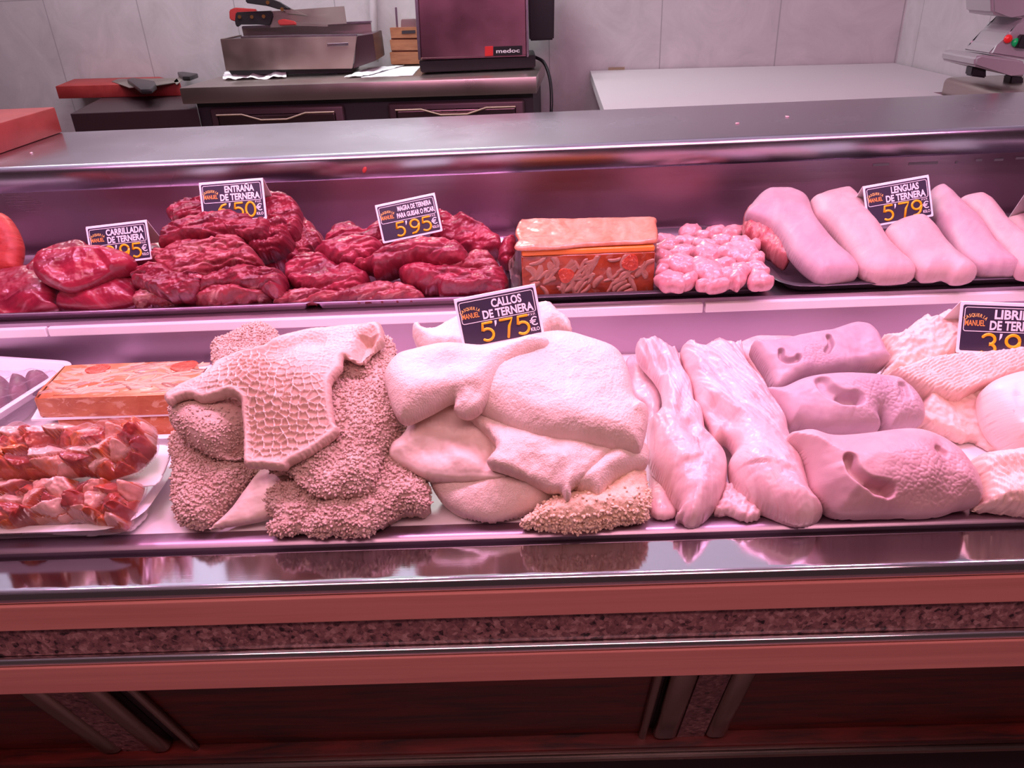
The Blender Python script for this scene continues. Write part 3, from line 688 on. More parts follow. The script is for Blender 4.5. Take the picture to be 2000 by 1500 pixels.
# knives standing in the box
MT['handle_black'] = simple('black_handle', (0.02, 0.018, 0.02), 0.35)
MT['handle_red'] = simple('red_handle', (0.42, 0.04, 0.04), 0.4)
MT['blade'] = steel('worn_blade', (0.42, 0.38, 0.34), 0.38, 0, 30, 0.03, 0.4)
MT['brass'] = simple('brass_rivet', (0.85, 0.55, 0.2), 0.25, 1.0)
def rivets(parent, pix, y, r=0.0075):
    for a, b in pix:
        p = PY(a, b, y); bb = bmesh.new(); bmesh.ops.create_cone(bb, cap_ends=True, segments=12, radius1=r, radius2=r, depth=0.006)
        bb.transform(Matrix.Translation(p) @ Matrix.Rotation(R(90), 4, 'X')); from_bm('rivet', bb, 'brass', parent, True, 40)
def knife(name, label, y, handle, blade=None, hm='handle_black', riv=(), depth=0.022):
    p = PY(handle[0][0], handle[0][1], y); k = thing(name, label, 'knife', p, 'knives in the steel box')
    from_bm('handle', prism_xz(handle, y, depth, 0.004), hm, k, True, 40)
    if blade: from_bm('blade', prism_xz(blade, y + depth * 0.4, 0.004, 0.0), 'blade', k)
    rivets(k, riv, y - 0.001); return k
knife('cleaver', 'cleaver with broad worn blade and black three-rivet handle in the steel box', 3.66,
      [(460, 24), (530, 21), (534, 30), (528, 50), (500, 48), (468, 46), (463, 54), (458, 45)], [(530, 22), (672, 12), (677, 46), (528, 54)], 'handle_black', [(468, 33), (492, 33), (515, 32)])
knife('butcher_knife', 'black-handled knife pointing up to the top edge above the cleaver', 3.64,
      [(478, -12), (500, -14), (545, 4), (569, 18), (545, 19), (522, 12), (480, 6)], [(545, 6), (569, 17), (600, 30), (560, 26)], 'handle_black', [(523, 5), (551, 18)])
knife('butcher_knife', 'knife with red handle end showing behind the cleaver handle', 3.72, [(447, 20), (458, 15), (500, 18), (500, 40), (458, 42), (448, 38)], None, 'handle_red')
knife('butcher_knife', 'knife with dark red handle lying in front of the cleaver blade', 3.63, [(541, 40), (552, 37), (575, 42), (580, 49), (545, 50)], [(578, 44), (640, 48), (640, 52), (576, 50)], 'handle_red')
# paper under the box and beside it
def crumple_sheet(name, px, z, label, cat, amp=0.004, mat='paper'):
    q = np.array([P(a, b, z) for a, b in px]); n = 26; s, t = np.meshgrid(np.linspace(0, 1, n), np.linspace(0, 1, n))
    V = (q[0][None, None] * (1 - s[..., None]) + q[1] * s[..., None]) * (1 - t[..., None]) + (q[3] * (1 - s[..., None]) + q[2] * s[..., None]) * t[..., None]
    V[..., 2] = z + 0.0015 + amp * np.clip(fbm(s * 4, t * 4, 5, 4) + 0.3, 0, 2)
    idx = np.arange(n * n).reshape(n, n); F = np.stack([idx[:-1, :-1], idx[:-1, 1:], idx[1:, 1:], idx[1:, :-1]], -1).reshape(-1, 4)
    V = V.reshape(-1, 3); V2 = V - np.array([0, 0, 0.0012]); Fb = F[:, ::-1] + n * n
    e = np.concatenate([idx[0], idx[1:, -1], idx[-1, -2::-1], idx[-2:0:-1, 0]]); e2 = np.roll(e, -1)
    Fs = np.stack([e2, e, e + n * n, e2 + n * n], 1)
    return tag(from_arrays(name, np.vstack([V, V2]), np.vstack([F, Fb, Fs]), mat), label, cat)
crumple_sheet('paper_towel', [(436, 158), (560, 154), (560, 140), (440, 144)], 1.15, 'crumpled white paper towel squeezed under the steel box', 'paper', 0.022)
crumple_sheet('paper_sheet', [(705, 152), (806, 148), (822, 130), (745, 132)], 1.15, 'large white paper sheet lying flat on the steel table before the wooden crate', 'paper', 0.002)
crumple_sheet('paper_sheet', [(672, 152), (720, 148), (790, 128), (720, 134)], 1.154, 'folded paper slip lying half over the larger paper sheet', 'paper', 0.006)
# wooden crate
cr = thing('wooden_crate', 'small orange wooden crate with slatted front between knife box and steel machine', 'crate', (-0.5, 3.83, 1.15))
for (a, b) in ((54, 75), (78, 99), (102, 126)):
    from_bm('crate_slat', prism_xz([(761, a), (830, a - 1), (830, b - 1), (764, b)], 3.83, 0.015, 0.002), 'crate_wood', cr)
from_bm('crate_box', prism_xz([(763, 56), (830, 55), (830, 125), (766, 127)], 3.845, 0.12, 0.002), 'crate_wood', cr)
from_bm('grip_hole', prism_xz([(784, 59), (812, 58), (812, 66), (784, 67)], 3.828, 0.006, 0.002), 'steel_dark', cr)
st = tag(from_bm('sharpening_steel', prism_xz([(771, 14), (775, 14), (778, 60), (774, 60)], 3.86, 0.008, 0.002), 'steel'), 'thin grey steel rod standing in the wooden crate', 'rod')
b2 = tag(from_bm('steel_caddy', prism_xz([(783, 38), (812, 37), (812, 55), (783, 56)], 3.87, 0.05, 0.003), 'steel_warm'), 'small steel box sitting on the wooden crate', 'box')
pp = tag(from_bm('wall_pipe', bm_tube([PY(732, 120, 3.9), PY(727, -60, 3.9)], 0.018, 12), 'wall_tile_side', None, True, 40), 'pale upright pipe against the tiled wall behind the knife box', 'pipe')
# steel machine with its badge
mc = thing('mincer_machine', 'boxy stainless steel machine on black base on the steel table', 'machine', (-0.17, 3.5, 1.15))
MT['machine_steel'] = steel('machine_steel', (0.30, 0.15, 0.19), 0.30, 0, 40, 0.02, 0.3)
from_bm('housing', prism_xz([(811, -70), (1028, -78), (1031, 110), (820, 117)], 3.40, 0.30, 0.008, 3), 'machine_steel', mc, True, 40)
from_bm('edge_trim', prism_xz([(806, -70), (812, -70), (822, 117), (817, 118)], 3.395, 0.02, 0.002), 'steel', mc)
from_bm('edge_trim', prism_xz([(1026, -78), (1030, -78), (1033, 111), (1029, 112)], 3.395, 0.02, 0.002), 'steel', mc)
from_bm('base', prism_xz([(818, 118), (1046, 108), (1046, 132), (822, 142)], 3.43, 0.26, 0.004), 'black_plastic', mc)
from_bm('rear_unit', prism_xz([(1030, -80), (1084, -82), (1082, 78), (1034, 80)], 3.60, 0.15, 0.006), 'black_plastic', mc, True, 40)
bd = from_bm('badge', prism_xz([(964, 91), (1020, 89), (1020, 107), (964, 109)], 3.396, 0.006, 0.001), 'black_plastic', mc)
from_bm('badge_mark', prism_xz([(947, 91), (963, 90), (963, 109), (947, 110)], 3.396, 0.006, 0.001), simple('badge_red', (0.7, 0.03, 0.03), 0.4), mc)
cb = spline([PY(1046, 112, 3.55), PY(1062, 122, 3.5), PY(1073, 150, 3.45), PY(1077, 185, 3.42), PY(1076, 225, 3.4), PY(1070, 300, 3.4)], 30)
tag(from_bm('power_cord', bm_tube(cb, 0.007, 8), 'black_plastic', None, True, 60), 'black power cord hanging down beside the steel table', 'cord')

# left bench with red cutting board and knives
rb = tag(from_bm('cutting_board', prism_flat([(115, 193), (358, 187), (395, 148), (222, 158)], 1.067, 0.056, 0.003), 'red_board', None, True, 40), 'red cutting board on the dark bench left of the steel table', 'cutting board')
q = [P(a, b, 1.07) for a, b in ((122, 222), (372, 212), (395, 160), (235, 170))]
dk = tag(from_bm('cutting_bench', bm_prism([(p[0] + 0.02, min(p[1] + 0.02, wall_y(p[0]) - 0.03)) for p in q], 0, 1.066, 0.003), simple('dark_bench', (0.03, 0.012, 0.016), 0.5)), 'dark bench carrying a red cutting board beside the tiled wall', 'bench')
kn = thing('kitchen_knife', 'black-handled kitchen knife lying on the red cutting board of the dark bench', 'knife', P(280, 175, 1.123))
from_bm('handle', prism_flat([(250, 163), (262, 160), (304, 167), (307, 174), (298, 183), (277, 184)], 1.1235, 0.02, 0.005), 'handle_black', kn, True, 40)
from_bm('blade', prism_flat([(218, 160), (232, 155), (345, 154), (350, 161), (306, 168), (252, 172)], 1.1233, 0.003, 0.0), 'blade', kn)
kn = thing('kitchen_knife', 'dark knife handle at the corner of the red board beside the steel table', 'knife', P(365, 155, 1.123))
from_bm('handle', prism_flat([(348, 149), (368, 146), (388, 152), (372, 158), (358, 158)], 1.1235, 0.02, 0.004), 'handle_black', kn, True, 40)
from_bm('blade', prism_flat([(350, 150), (356, 158), (345, 166), (340, 160)], 1.1233, 0.003, 0.0), 'blade', kn)

# white table at the right
wtb = thing('white_table', 'wide white-topped table against the tiled wall in the corner', 'table', (0.9, 3.1, 0))
q = [P(a, b, 1.1) for a, b in ((1180, 215), (1840, 187))]
poly = [(q[0][0], q[0][1]), (1.385, q[1][1]), (1.385, 2.715), (WB.x - 0.012, 2.715), (WB.x - 0.012, WB.y - 0.012), (0.34, WA.y - 0.014)]
from_bm('table_top', bm_prism(poly, 1.062, 1.1, 0.002), 'white_board', wtb)
from_bm('edge_strip', bm_box(poly[0][0] + 0.002, poly[1][0] - 0.002, poly[0][1] - 0.004, poly[0][1] + 0.0, 1.064, 1.096), 'tan_edge', wtb)
poly2 = [(poly[0][0] + 0.04, poly[0][1] + 0.04), (1.36, poly[0][1] + 0.04), (1.36, 2.74), (WB.x - 0.05, 2.74), (WB.x - 0.05, WB.y - 0.05), (0.40, WA.y - 0.06)]
from_bm('table_body', bm_prism(poly2, 0.0, 1.062), simple('table_body_white', (0.6, 0.56, 0.57), 0.5), wtb)
cl = tag(from_bm('cable_clip', prism_flat([(1187, 137), (1208, 136), (1212, 129), (1192, 129)], 1.1005, 0.012, 0.002), 'tan_edge'), 'small tan bracket at the back corner of the white table', 'bracket')

# side bench and slicer
bn = tag(from_bm('side_bench', bm_box(1.40, WB.x - 0.006, 2.16, 2.70, 0.0, 1.149, 0.018, 3), 'steel_warm', None, True, 40), 'brownish steel bench with rounded edge along the right wall', 'bench')
sl = thing('meat_slicer', 'grey meat slicer with red and green buttons on the steel side bench', 'meat slicer', (1.5, 2.45, 1.15))
MT['slicer_grey'] = simple('slicer_grey', (0.45, 0.42, 0.44), 0.4, 0.4)
from_bm('base_plate', prism_xz([(1905, 112), (1917, 107), (1990, 116), (2004, 122), (2004, 150), (1975, 148), (1903, 130)], 2.42, 0.2, 0.006, 3), 'slicer_grey', sl, True, 40)
from_bm('foot', prism_xz([(1901, 129), (1927, 134), (1927, 153), (1897, 149)], 2.44, 0.04, 0.004), 'black_plastic', sl)
from_bm('foot', prism_xz([(1975, 147), (2000, 150), (2000, 168), (1972, 165)], 2.50, 0.04, 0.004), 'black_plastic', sl)
from_bm('housing', prism_xz([(1930, 106), (1950, 90), (1972, 62), (1988, 52), (2005, 30), (2008, 118)], 2.46, 0.15, 0.006, 3), 'slicer_grey', sl, True, 40)
from_bm('blade_guard', prism_xz([(1935, -40), (2008, -40), (2008, 36), (1975, 34), (1938, 28)], 2.46, 0.15, 0.008, 3), 'slicer_grey', sl, True, 40)
def button(px, py, mat, nm, r=0.012):
    p = PY(px, py, 2.455); bb = bmesh.new(); bmesh.ops.create_uvsphere(bb, u_segments=16, v_segments=8, radius=r)
    bb.transform(Matrix.Translation(p) @ Matrix.Diagonal((1, 0.7, 1, 1))); return from_bm(nm, bb, mat, sl, True)
tag(button(1969, 76, simple('button_red', (0.8, 0.02, 0.02), 0.3), 'push_button'), 'red push button'); tag(button(1984, 83, simple('button_green', (0.0, 0.5, 0.12), 0.3), 'push_button'), 'green push button')
from_bm('control_knob', prism_xz([(1986, 94), (1996, 68), (2006, 68), (2006, 96)], 2.44, 0.02, 0.003), 'black_plastic', sl)

# ------------------------------------------------------------------ trays
def rrect(x0, x1, y0, y1, r, n=6):
    out = []
    for cx, cy, a0 in ((x1 - r, y0 + r, -90), (x1 - r, y1 - r, 0), (x0 + r, y1 - r, 90), (x0 + r, y0 + r, 180)):
        for k in range(n + 1):
            t = R(a0 + 90 * k / n); out.append((cx + r * math.cos(t), cy + r * math.sin(t)))
    return out
def tray(name, label, mat, x0, x1, y0, y1, z0, h, r=0.03, lipw=0.008, slope=0.012, rot=0, cat='tray', th=0.002, group=None):
    cx, cy = (x0 + x1) / 2, (y0 + y1) / 2
    def ring(d, z): 
        return [(p[0], p[1], z) for p in rrect(x0 + d, x1 - d, y0 + d, y1 - d, max(r - d, 0.006))]
    rings = [ring(slope + lipw + .01, z0), ring(slope + lipw, z0), ring(lipw, z0 + h - th), ring(0.001, z0 + h - th), ring(0, z0 + h - th * 0.5), ring(0.001, z0 + h), ring(lipw, z0 + h),
             ring(lipw + 0.002, z0 + h - 0.001), ring(slope + lipw + 0.001, z0 + th), ring(slope + lipw + 0.012, z0 + th)]
    b = bmesh.new(); R_ = [[b.verts.new(p) for p in q] for q in rings]; n = len(R_[0])
    for a, c in zip(R_[:-1], R_[1:]):
        for i in range(n): b.faces.new((a[i], a[(i + 1) % n], c[(i + 1) % n], c[i]))
    b.faces.new(R_[0][::-1]); b.faces.new(R_[-1])
    if rot: b.transform(Matrix.Translation((cx, cy, 0)) @ Matrix.Rotation(R(rot), 4, 'Z') @ Matrix.Translation((-cx, -cy, 0)))
    return tag(from_bm(name, b, mat, None, True, 50), label, cat, group)
SH = 0.9935
tray('steel_tray', 'steel tray under the beef cheeks and skirt steaks', 'steel_soft', -1.25, -0.373, 1.250, 1.60, SH, 0.016, 0.012, 0.006, 0.006)
tray('steel_tray', 'steel tray under the lean stewing beef', 'steel_soft', -0.371, -0.026, 1.250, 1.60, SH, 0.016, 0.012, 0.006, 0.006)
tray('dark_tray', 'dark metal tray holding the wrapped orange block and the sweetbreads', 'tray_dark', -0.022, 0.432, 1.232, 1.615, SH, 0.018, 0.045, 0.012, 0.012)
tray('dark_tray', 'dark metal tray holding the row of veal tongues', 'tray_dark', 0.440, 1.25, 1.238, 1.615, SH, 0.018, 0.05, 0.012, 0.012)
DK = 0.883
tray('foam_tray', 'large white tray under the two vacuum packs of diced meat', 'white_foam', -1.06, -0.497, 0.762, 1.03, DK, 0.026, 0.05, 0.012, 0.022)
tray('foam_tray', 'white tray under the stacked orange terrine slabs', 'white_foam', -0.765, -0.485, 0.985, 1.235, DK, 0.022, 0.03, 0.010, 0.015)
tray('foam_tray', 'white rounded tray of dark purple meat under cling film', 'white_foam', -1.09, -0.800, 0.995, 1.236, DK + 0.026, 0.026, 0.035, 0.010, 0.018, rot=-12)

# ------------------------------------------------------------------ brown tripe heap
FL = DK + 0.0015
TR = 'brown tripe heap'
nb = lambda a=0.0016: [('fbm', 60, a, 0, 1), ('pebble', 330, 0.0016, 0, 1)]
flesh('tripe_piece', 'tripe_brown', c2([(305, 310), (310, 250), (400, 215), (520, 150), (620, 130), (690, 165), (712, 215), (700, 330), (600, 450), (450, 460), (330, 430)]),
      Surf((500, 680), y=1.07, tilt=20), 0.03, 0.04, 0.03, noise=nb(), rag=0.002, floor=FL, seed=3, pap=dict(dens=110000, length=0.0026), feats=[(c2([(560, 200)]), 30, -0.012)],
      label='brown fleece tripe showing at the back of the brown heap above the honeycomb', cat='tripe', group=TR)
flesh('tripe_piece', 'tripe_brown', c2([(55, 780), (110, 790), (250, 850), (480, 880), (580, 940), (600, 1010), (480, 1120), (400, 1200), (320, 1310), (270, 1345), (180, 1350), (110, 1320), (80, 1250), (65, 1150), (70, 1000), (55, 880)]),
      Surf((400, 1031), z=0.893, tilt=33, bend=0.5), 0.026, 0.05, 0.03, noise=nb(0.003), rag=0.0025, floor=FL, seed=5, pap=dict(dens=105000, length=0.0031, rad=0.0017),
      label='brown shaggy fleece tripe at the left foot of the brown heap', cat='tripe', group=TR)
flesh('tripe_piece', 'tripe_smooth', c2([(272, 1357), (340, 1300), (420, 1220), (500, 1110), (600, 985), (700, 950), (820, 960), (830, 1060), (720, 1200), (640, 1275), (500, 1312), (380, 1330)]),
      Surf((420, 1031), z=0.899, tilt=31), 0.010, 0.03, 0.02, noise=[('fbm', 25, 0.004)], floor=FL, seed=6,
      label='smooth pale flap of tripe folded out beside the shaggy left foot', cat='tripe', group=TR)
flesh('tripe_piece', 'tripe_brown', c2([(620, 1210), (660, 1110), (760, 1060), (900, 1060), (1000, 1120), (1000, 1210), (930, 1300), (850, 1370), (720, 1402), (655, 1385), (640, 1330), (690, 1290), (640, 1260)]),
      Surf((580, 1045), z=0.893, tilt=34), 0.016, 0.05, 0.025, noise=nb(0.004), rag=0.004, floor=FL, seed=7, pap=dict(dens=100000, length=0.0031, rad=0.0017),
      label='small ragged brown fleece tripe at the front foot of the brown heap', cat='tripe', group=TR)
flesh('tripe_piece', 'tripe_brown', c2([(840, 1370), (900, 1300), (1000, 1180), (1100, 1050), (1300, 900), (1380, 760), (1480, 720), (1500, 860), (1510, 1000), (1600, 1070), (1625, 1150), (1600, 1250), (1490, 1245), (1390, 1290), (1290, 1370), (1200, 1408), (1080, 1395), (950, 1402)]),
      Surf((700, 1045), z=0.893, tilt=32), 0.022, 0.06, 0.025, noise=nb(0.004), rag=0.004, floor=FL, seed=8, pap=dict(dens=105000, length=0.0031, rad=0.0017),
      label='brown shaggy fleece tripe at the right foot of the brown heap beside the white heap', cat='tripe', group=TR)
flesh('tripe_piece', 'tripe_brown', c2([(1000, 470), (1040, 380), (1090, 300), (1200, 270), (1280, 250), (1340, 190), (1400, 230), (1415, 310), (1440, 400), (1440, 560), (1450, 700), (1390, 850), (1330, 940), (1290, 1080), (1200, 1150), (1080, 1165), (950, 1155), (850, 1100), (750, 1010), (640, 990), (700, 850), (900, 650)]),
      Surf((680, 930), y=heap(680, 930, 0.034), tilt=30, bend=0.6), 0.030, 0.05, 0.034, noise=nb(0.003), rag=0.002, floor=FL, seed=9, pap=dict(dens=95000, length=0.0029, rad=0.0017),
      feats=[(c2([(860, 960), (1000, 930), (1060, 820)]), 40, -0.016), (c2([(900, 1080), (1050, 1090), (1200, 1060)]), 30, -0.006), (c2([(1100, 420), (1200, 440)]), 16, -0.01)],
      label='broad brown fleece tripe hanging over the middle of the brown heap right of the honeycomb', cat='tripe', group=TR)
flesh('tripe_piece', 'tripe_brown', c2([(46, 640), (60, 600), (110, 570), (200, 540), (480, 560), (505, 640), (505, 880), (470, 925), (400, 932), (300, 915), (200, 860), (120, 800), (70, 740), (48, 680)]),
      Surf((400, 885), y=heap(400, 885, 0.03), tilt=40, bend=1.2), 0.034, 0.06, 0.04, noise=[('fbm', 25, 0.003), ('pebble', 420, 0.0009)], floor=FL, seed=10,
      feats=[(c2([(510, 800), (440, 810), (390, 850)]), 24, -0.022), (c2([(490, 850), (430, 880)]), 34, -0.025), (c2([(160, 700), (250, 800), (380, 900)]), 40, 0.004)], pap=dict(dens=90000, length=0.0019, rad=0.0013, mask=lambda uv, c: np.clip((fbm(c[:, 0] * 16, c[:, 2] * 16, 4, 2) + 0.3) * 3, 0.35, 1)),
      label='rolled brown tripe with a dark hollow under the left wing of the honeycomb', cat='tripe', group=TR)
# the honeycomb sheet
hc = c2([(20, 570), (40, 545), (130, 490), (250, 440), (300, 400), (335, 350), (480, 300), (600, 290), (720, 215), (850, 170), (1000, 140), (1100, 122), (1300, 110), (1340, 140), (1350, 215), (1325, 245), (1245, 310), (1195, 355), (1108, 325), (1100, 395), (1060, 450), (1035, 500), (1035, 640), (1048, 710), (1072, 735), (1050, 772), (900, 880), (770, 945), (730, 980), (600, 970), (497, 965), (483, 900), (488, 650), (495, 612), (440, 580), (350, 592), (250, 600), (180, 575), (100, 590), (50, 618)])
def comb(s, fu, fv, fd, pf, tp, wv):
    ctr = s.uv(np.array(c2([(640, 690), (560, 400), (700, 560)])))
    m = np.exp(-(np.hypot((fu - ctr[0, 0]) / 1.5, fv - ctr[0, 1]) / 0.062) ** 2) + 0.75 * np.exp(-(np.hypot(fu - ctr[1, 0], fv - ctr[1, 1]) / 0.035) ** 2)
    m = np.clip(m * 1.3, 0, 1)
    fr = 92; wx = fu * fr + 0.3 * pnoise(fu * 50, fv * 50, 2); wy = fv * fr * 1.25 + 0.3 * pnoise(fu * 50, fv * 50, 4)
    f1, f2, idx, _, _ = voronoi(wx, wy, 21, 0.75)
    e = (1 - np.clip((f2 - f1) / 0.17, 0, 1)) ** 0.8
    g1, g2, _, _, _ = voronoi(fu * 190, fv * 190, 33)
    e2 = 1 - np.clip((g2 - g1) / 0.35, 0, 1)
    ed = np.clip((fd - 0.006) / 0.006, 0, 1)
    rim = np.exp(-((fd - 0.004) / 0.004) ** 2)
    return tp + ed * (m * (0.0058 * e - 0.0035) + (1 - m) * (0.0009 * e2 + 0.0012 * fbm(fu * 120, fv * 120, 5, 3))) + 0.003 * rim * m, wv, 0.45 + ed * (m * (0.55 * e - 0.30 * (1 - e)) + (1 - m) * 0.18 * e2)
flesh('honeycomb_tripe', 'honeycomb', hc, Surf((560, 790), y=heap(560, 790, 0.072), tilt=29, bend=1.0), 0.009, 0.010, 0.007, cell=0.0009, rag=0.0012, ragf=220, seed=11, floor=FL, post=comb,
      feats=[(c2([(600, 300), (740, 270), (850, 235), (1000, 215)]), 22, -0.012), (c2([(620, 250), (760, 225), (900, 190)]), 30, 0.008, 'w'), (c2([(720, 340), (730, 480)]), 28, -0.009, 'w'),
             (c2([(520, 430), (620, 420)]), 70, 0.014, 'w'), (c2([(850, 420)]), 90, 0.014, 'w'), (c2([(1255, 180), (1225, 260), (1205, 320)]), 18, -0.022), (c2([(1230, 150), (1290, 130), (1330, 180), (1310, 240)]), 16, 0.010),
             (c2([(500, 780), (700, 860), (1000, 740)]), 60, -0.008, 'w'), (c2([(60, 560), (240, 500), (420, 530)]), 40, 0.008, 'w')],
      label='honeycomb tripe sheet with hexagonal cells draped over the top of the brown heap', cat='tripe')

# ------------------------------------------------------------------ white tripe heap
TW = 'white tripe heap'
nw = [('fbm', 22, 0.004), ('pebble', 380, 0.0010)]
flesh('tripe_piece', 'tripe_white', c3([(195, 260), (210, 230), (240, 225), (265, 262), (330, 262), (440, 200), (600, 150), (800, 120), (940, 108), (1000, 105), (1060, 160), (1112, 195), (1130, 250), (1112, 283), (1040, 245), (960, 300), (900, 400), (700, 420), (480, 400), (300, 420), (215, 330)]),
      Surf((960, 640), y=1.08, tilt=26), 0.02, 0.04, 0.02, noise=nw, rag=0.0015, floor=FL, seed=12, feats=[(c3([(230, 250), (280, 300), (400, 330)]), 20, 0.008)],
      label='white tripe showing behind the tripe price sign at the back of the white heap', cat='tripe', group=TW)
flesh('tripe_piece', 'tripe_white', c3([(300, 1120), (450, 1100), (740, 1060), (1000, 1120), (1110, 1200), (960, 1290), (850, 1335), (700, 1378), (580, 1372), (450, 1322), (350, 1240)]),
      Surf((960, 1016), z=0.893, tilt=32), 0.03, 0.06, 0.045, noise=nw, floor=FL, seed=13,
      label='smooth rounded white tripe fold lying lowest in the white heap', cat='tripe', group=TW)
flesh('tripe_piece', 'tripe_yellow', c3([(825, 1400), (900, 1340), (960, 1280), (1100, 1210), (1180, 1180), (1300, 1160), (1400, 1080), (1540, 1060), (1585, 1200), (1592, 1280), (1545, 1370), (1450, 1392), (1350, 1410), (1200, 1432), (1000, 1430), (900, 1420)]),
      Surf((1090, 1035), z=0.893, tilt=30), 0.03, 0.06, 0.04, noise=[('fbm', 40, 0.004), ('pebble', 300, 0.0016)], rag=0.004, floor=FL, seed=14, pap=dict(dens=100000, length=0.0031, rad=0.0017, mask=lambda uv, c: np.clip((0.925 - c[:, 2]) * 40 + 0.3, 0.05, 1)),
      feats=[(c3([(1050, 1390), (1250, 1330), (1420, 1330)]), 45, 0.010)],
      label='creamy shaggy fleece tripe at the front right foot of the white heap', cat='tripe', group=TW)
flesh('tripe_piece', 'tripe_white', c3([(1300, 980), (1370, 950), (1560, 925), (1578, 1040), (1500, 1085), (1400, 1135), (1340, 1190), (1285, 1255), (1230, 1215), (1140, 1182), (1180, 1080)]),
      Surf((1160, 960), y=heap(1160, 960, 0.03), tilt=32), 0.022, 0.05, 0.02, noise=nw, floor=FL, seed=15, feats=[(c3([(1180, 1170), (1300, 1080), (1400, 1000)]), 30, 0.008)],
      label='white tripe roll sticking out right of the white heap under the big fold', cat='tripe', group=TW)
flesh('tripe_piece', 'tripe_smooth', c3([(63, 1010), (68, 930), (120, 890), (165, 830), (180, 780), (240, 700), (420, 650), (560, 690), (680, 880), (700, 980), (660, 1060), (760, 1108), (600, 1132), (450, 1142), (280, 1125), (150, 1062)]),
      Surf((880, 925), y=heap(880, 925, 0.025), tilt=35), 0.026, 0.05, 0.03, noise=[('fbm', 25, 0.004), ('pebble', 380, 0.0005)], floor=FL, seed=16,
      feats=[(c3([(330, 850), (500, 880), (640, 960)]), 60, -0.022), (c3([(170, 870), (280, 860), (420, 930), (560, 1010), (680, 1030)]), 22, 0.008)],
      label='smooth white tripe pouch with a pale hollow at the left of the white heap', cat='tripe', group=TW)
flesh('tripe_piece', 'tripe_white', c3([(500, 740), (700, 760), (1000, 860), (1390, 940), (1300, 1042), (1160, 1172), (1120, 1202), (1128, 1240), (1092, 1262), (1060, 1200), (1000, 1190), (850, 1122), (740, 1092), (632, 1050), (690, 960), (640, 880)]),
      Surf((1030, 930), y=heap(1030, 930, 0.045), tilt=33, bend=0.6), 0.012, 0.03, 0.010, noise=nw + [('fbm', 60, 0.002)], rag=0.001, floor=FL, seed=17,
      feats=[(c3([(1090, 1030), (1110, 1190)]), 18, 0.010, 'w'), (c3([(700, 1000), (900, 960), (1100, 960)]), 60, 0.010, 'w'), (c3([(880, 1060), (1000, 1150)]), 30, -0.006, 'w')],
      label='white tripe flap with a torn pointed corner hanging in the middle of the white heap', cat='tripe', group=TW)
big = flesh('tripe_piece', 'tripe_white', c3([(640, 380), (760, 335), (950, 288), (1100, 280), (1250, 320), (1380, 370), (1440, 440), (1480, 560), (1502, 660), (1572, 715), (1576, 800), (1545, 940), (1505, 985), (1350, 965), (1100, 930), (900, 890), (700, 800), (600, 752), (540, 700), (560, 520)]),
      Surf((1080, 790), y=heap(1080, 790, 0.055), tilt=31, bend=0.8), 0.030, 0.045, 0.040, noise=[('fbm', 12, 0.004), ('fbm', 45, 0.0014), ('pebble', 330, 0.0012)], floor=FL, seed=18, cell=0.0013,
      feats=[(c3([(1150, 760), (1350, 850), (1530, 900)]), 40, 0.008), (c3([(1500, 690), (1560, 740), (1560, 840)]), 12, 0.006), (c3([(760, 560), (900, 640), (1000, 780)]), 60, 0.006)],
      label='big double-folded white tripe on top of the white heap below its sign', cat='tripe', group=TW)
flesh('folded_lobe', 'tripe_white', c3([(100, 420), (200, 380), (400, 345), (600, 356), (760, 333), (900, 300), (1000, 330), (980, 385), (880, 420), (760, 490), (690, 570), (650, 660), (610, 720), (560, 758), (500, 768), (440, 735), (438, 672), (300, 742), (160, 802), (100, 762), (55, 640), (35, 520)]),
      Surf((880, 770), y=heap(880, 770, 0.078), tilt=31, bend=0.8), 0.028, 0.03, 0.032, noise=[('fbm', 12, 0.004), ('fbm', 45, 0.0012), ('pebble', 340, 0.0009)], floor=FL, seed=19, cell=0.0013, parent=big,
      feats=[(c3([(80, 520), (260, 590), (430, 590), (560, 530), (760, 440)]), 40, 0.009), (c3([(200, 470), (420, 480), (640, 430)]), 50, -0.006), (c3([(450, 690), (500, 640), (540, 600)]), 20, -0.008), (c3([(560, 740), (620, 640), (700, 520)]), 14, 0.006)])

# ------------------------------------------------------------------ tendons and muzzles
def straps(ang):
    def f(s, fu, fv, fd, pf, tp, wv):
        m = np.clip((fv - 0.12) / 0.07, 0, 1) * np.clip(fd / 0.006, 0, 1); a = R(ang)
        x = (fu * math.cos(a) + fv * math.sin(a)) * 60 / 7; y = (-fu * math.sin(a) + fv * math.cos(a)) * 75
        return tp + m * 0.011 * (0.42 - np.abs(fbm(x, y, 3, 3))) + (1 - m) * 0.0015 * (0.5 - np.abs(fbm(fu * 45, fv * 45, 8, 4))), wv
    return f
LG = 'pale tendon cuts between the tripe and the muzzles'
nt = [('fbm', 22, 0.004), ('fbm', 90, 0.0009), ('fbm', 240, 0.0004)]
flesh('tendon_piece', 'tendon', c4([(80, 235), (150, 215), (260, 330), (330, 480), (320, 600), (330, 800), (420, 1000), (440, 1180), (420, 1320), (250, 1300), (240, 1000), (220, 640), (230, 560), (140, 470), (95, 330)]),
      Surf((1290, 1008), z=0.888, tilt=7), 0.012, 0.01, 0.02, noise=nt, floor=FL, seed=21, fibre=90, label='flat pale membrane lying under the left tendon cut beside the white tripe', cat='meat', group=LG)
flesh('tendon_piece', 'tendon', c4([(770, 1080), (860, 1150), (1000, 1270), (1002, 1345), (900, 1355), (800, 1310), (690, 1300), (740, 1180)]),
      Surf((1450, 1015), z=0.888, tilt=14), 0.012, 0.01, 0.012, noise=[('ridge', 60, 0.006, 60, 3), ('fbm', 120, 0.003)], rag=0.003, floor=FL, seed=22, label='loose stringy scraps between the tips of the two tendon cuts', cat='meat', group=LG)
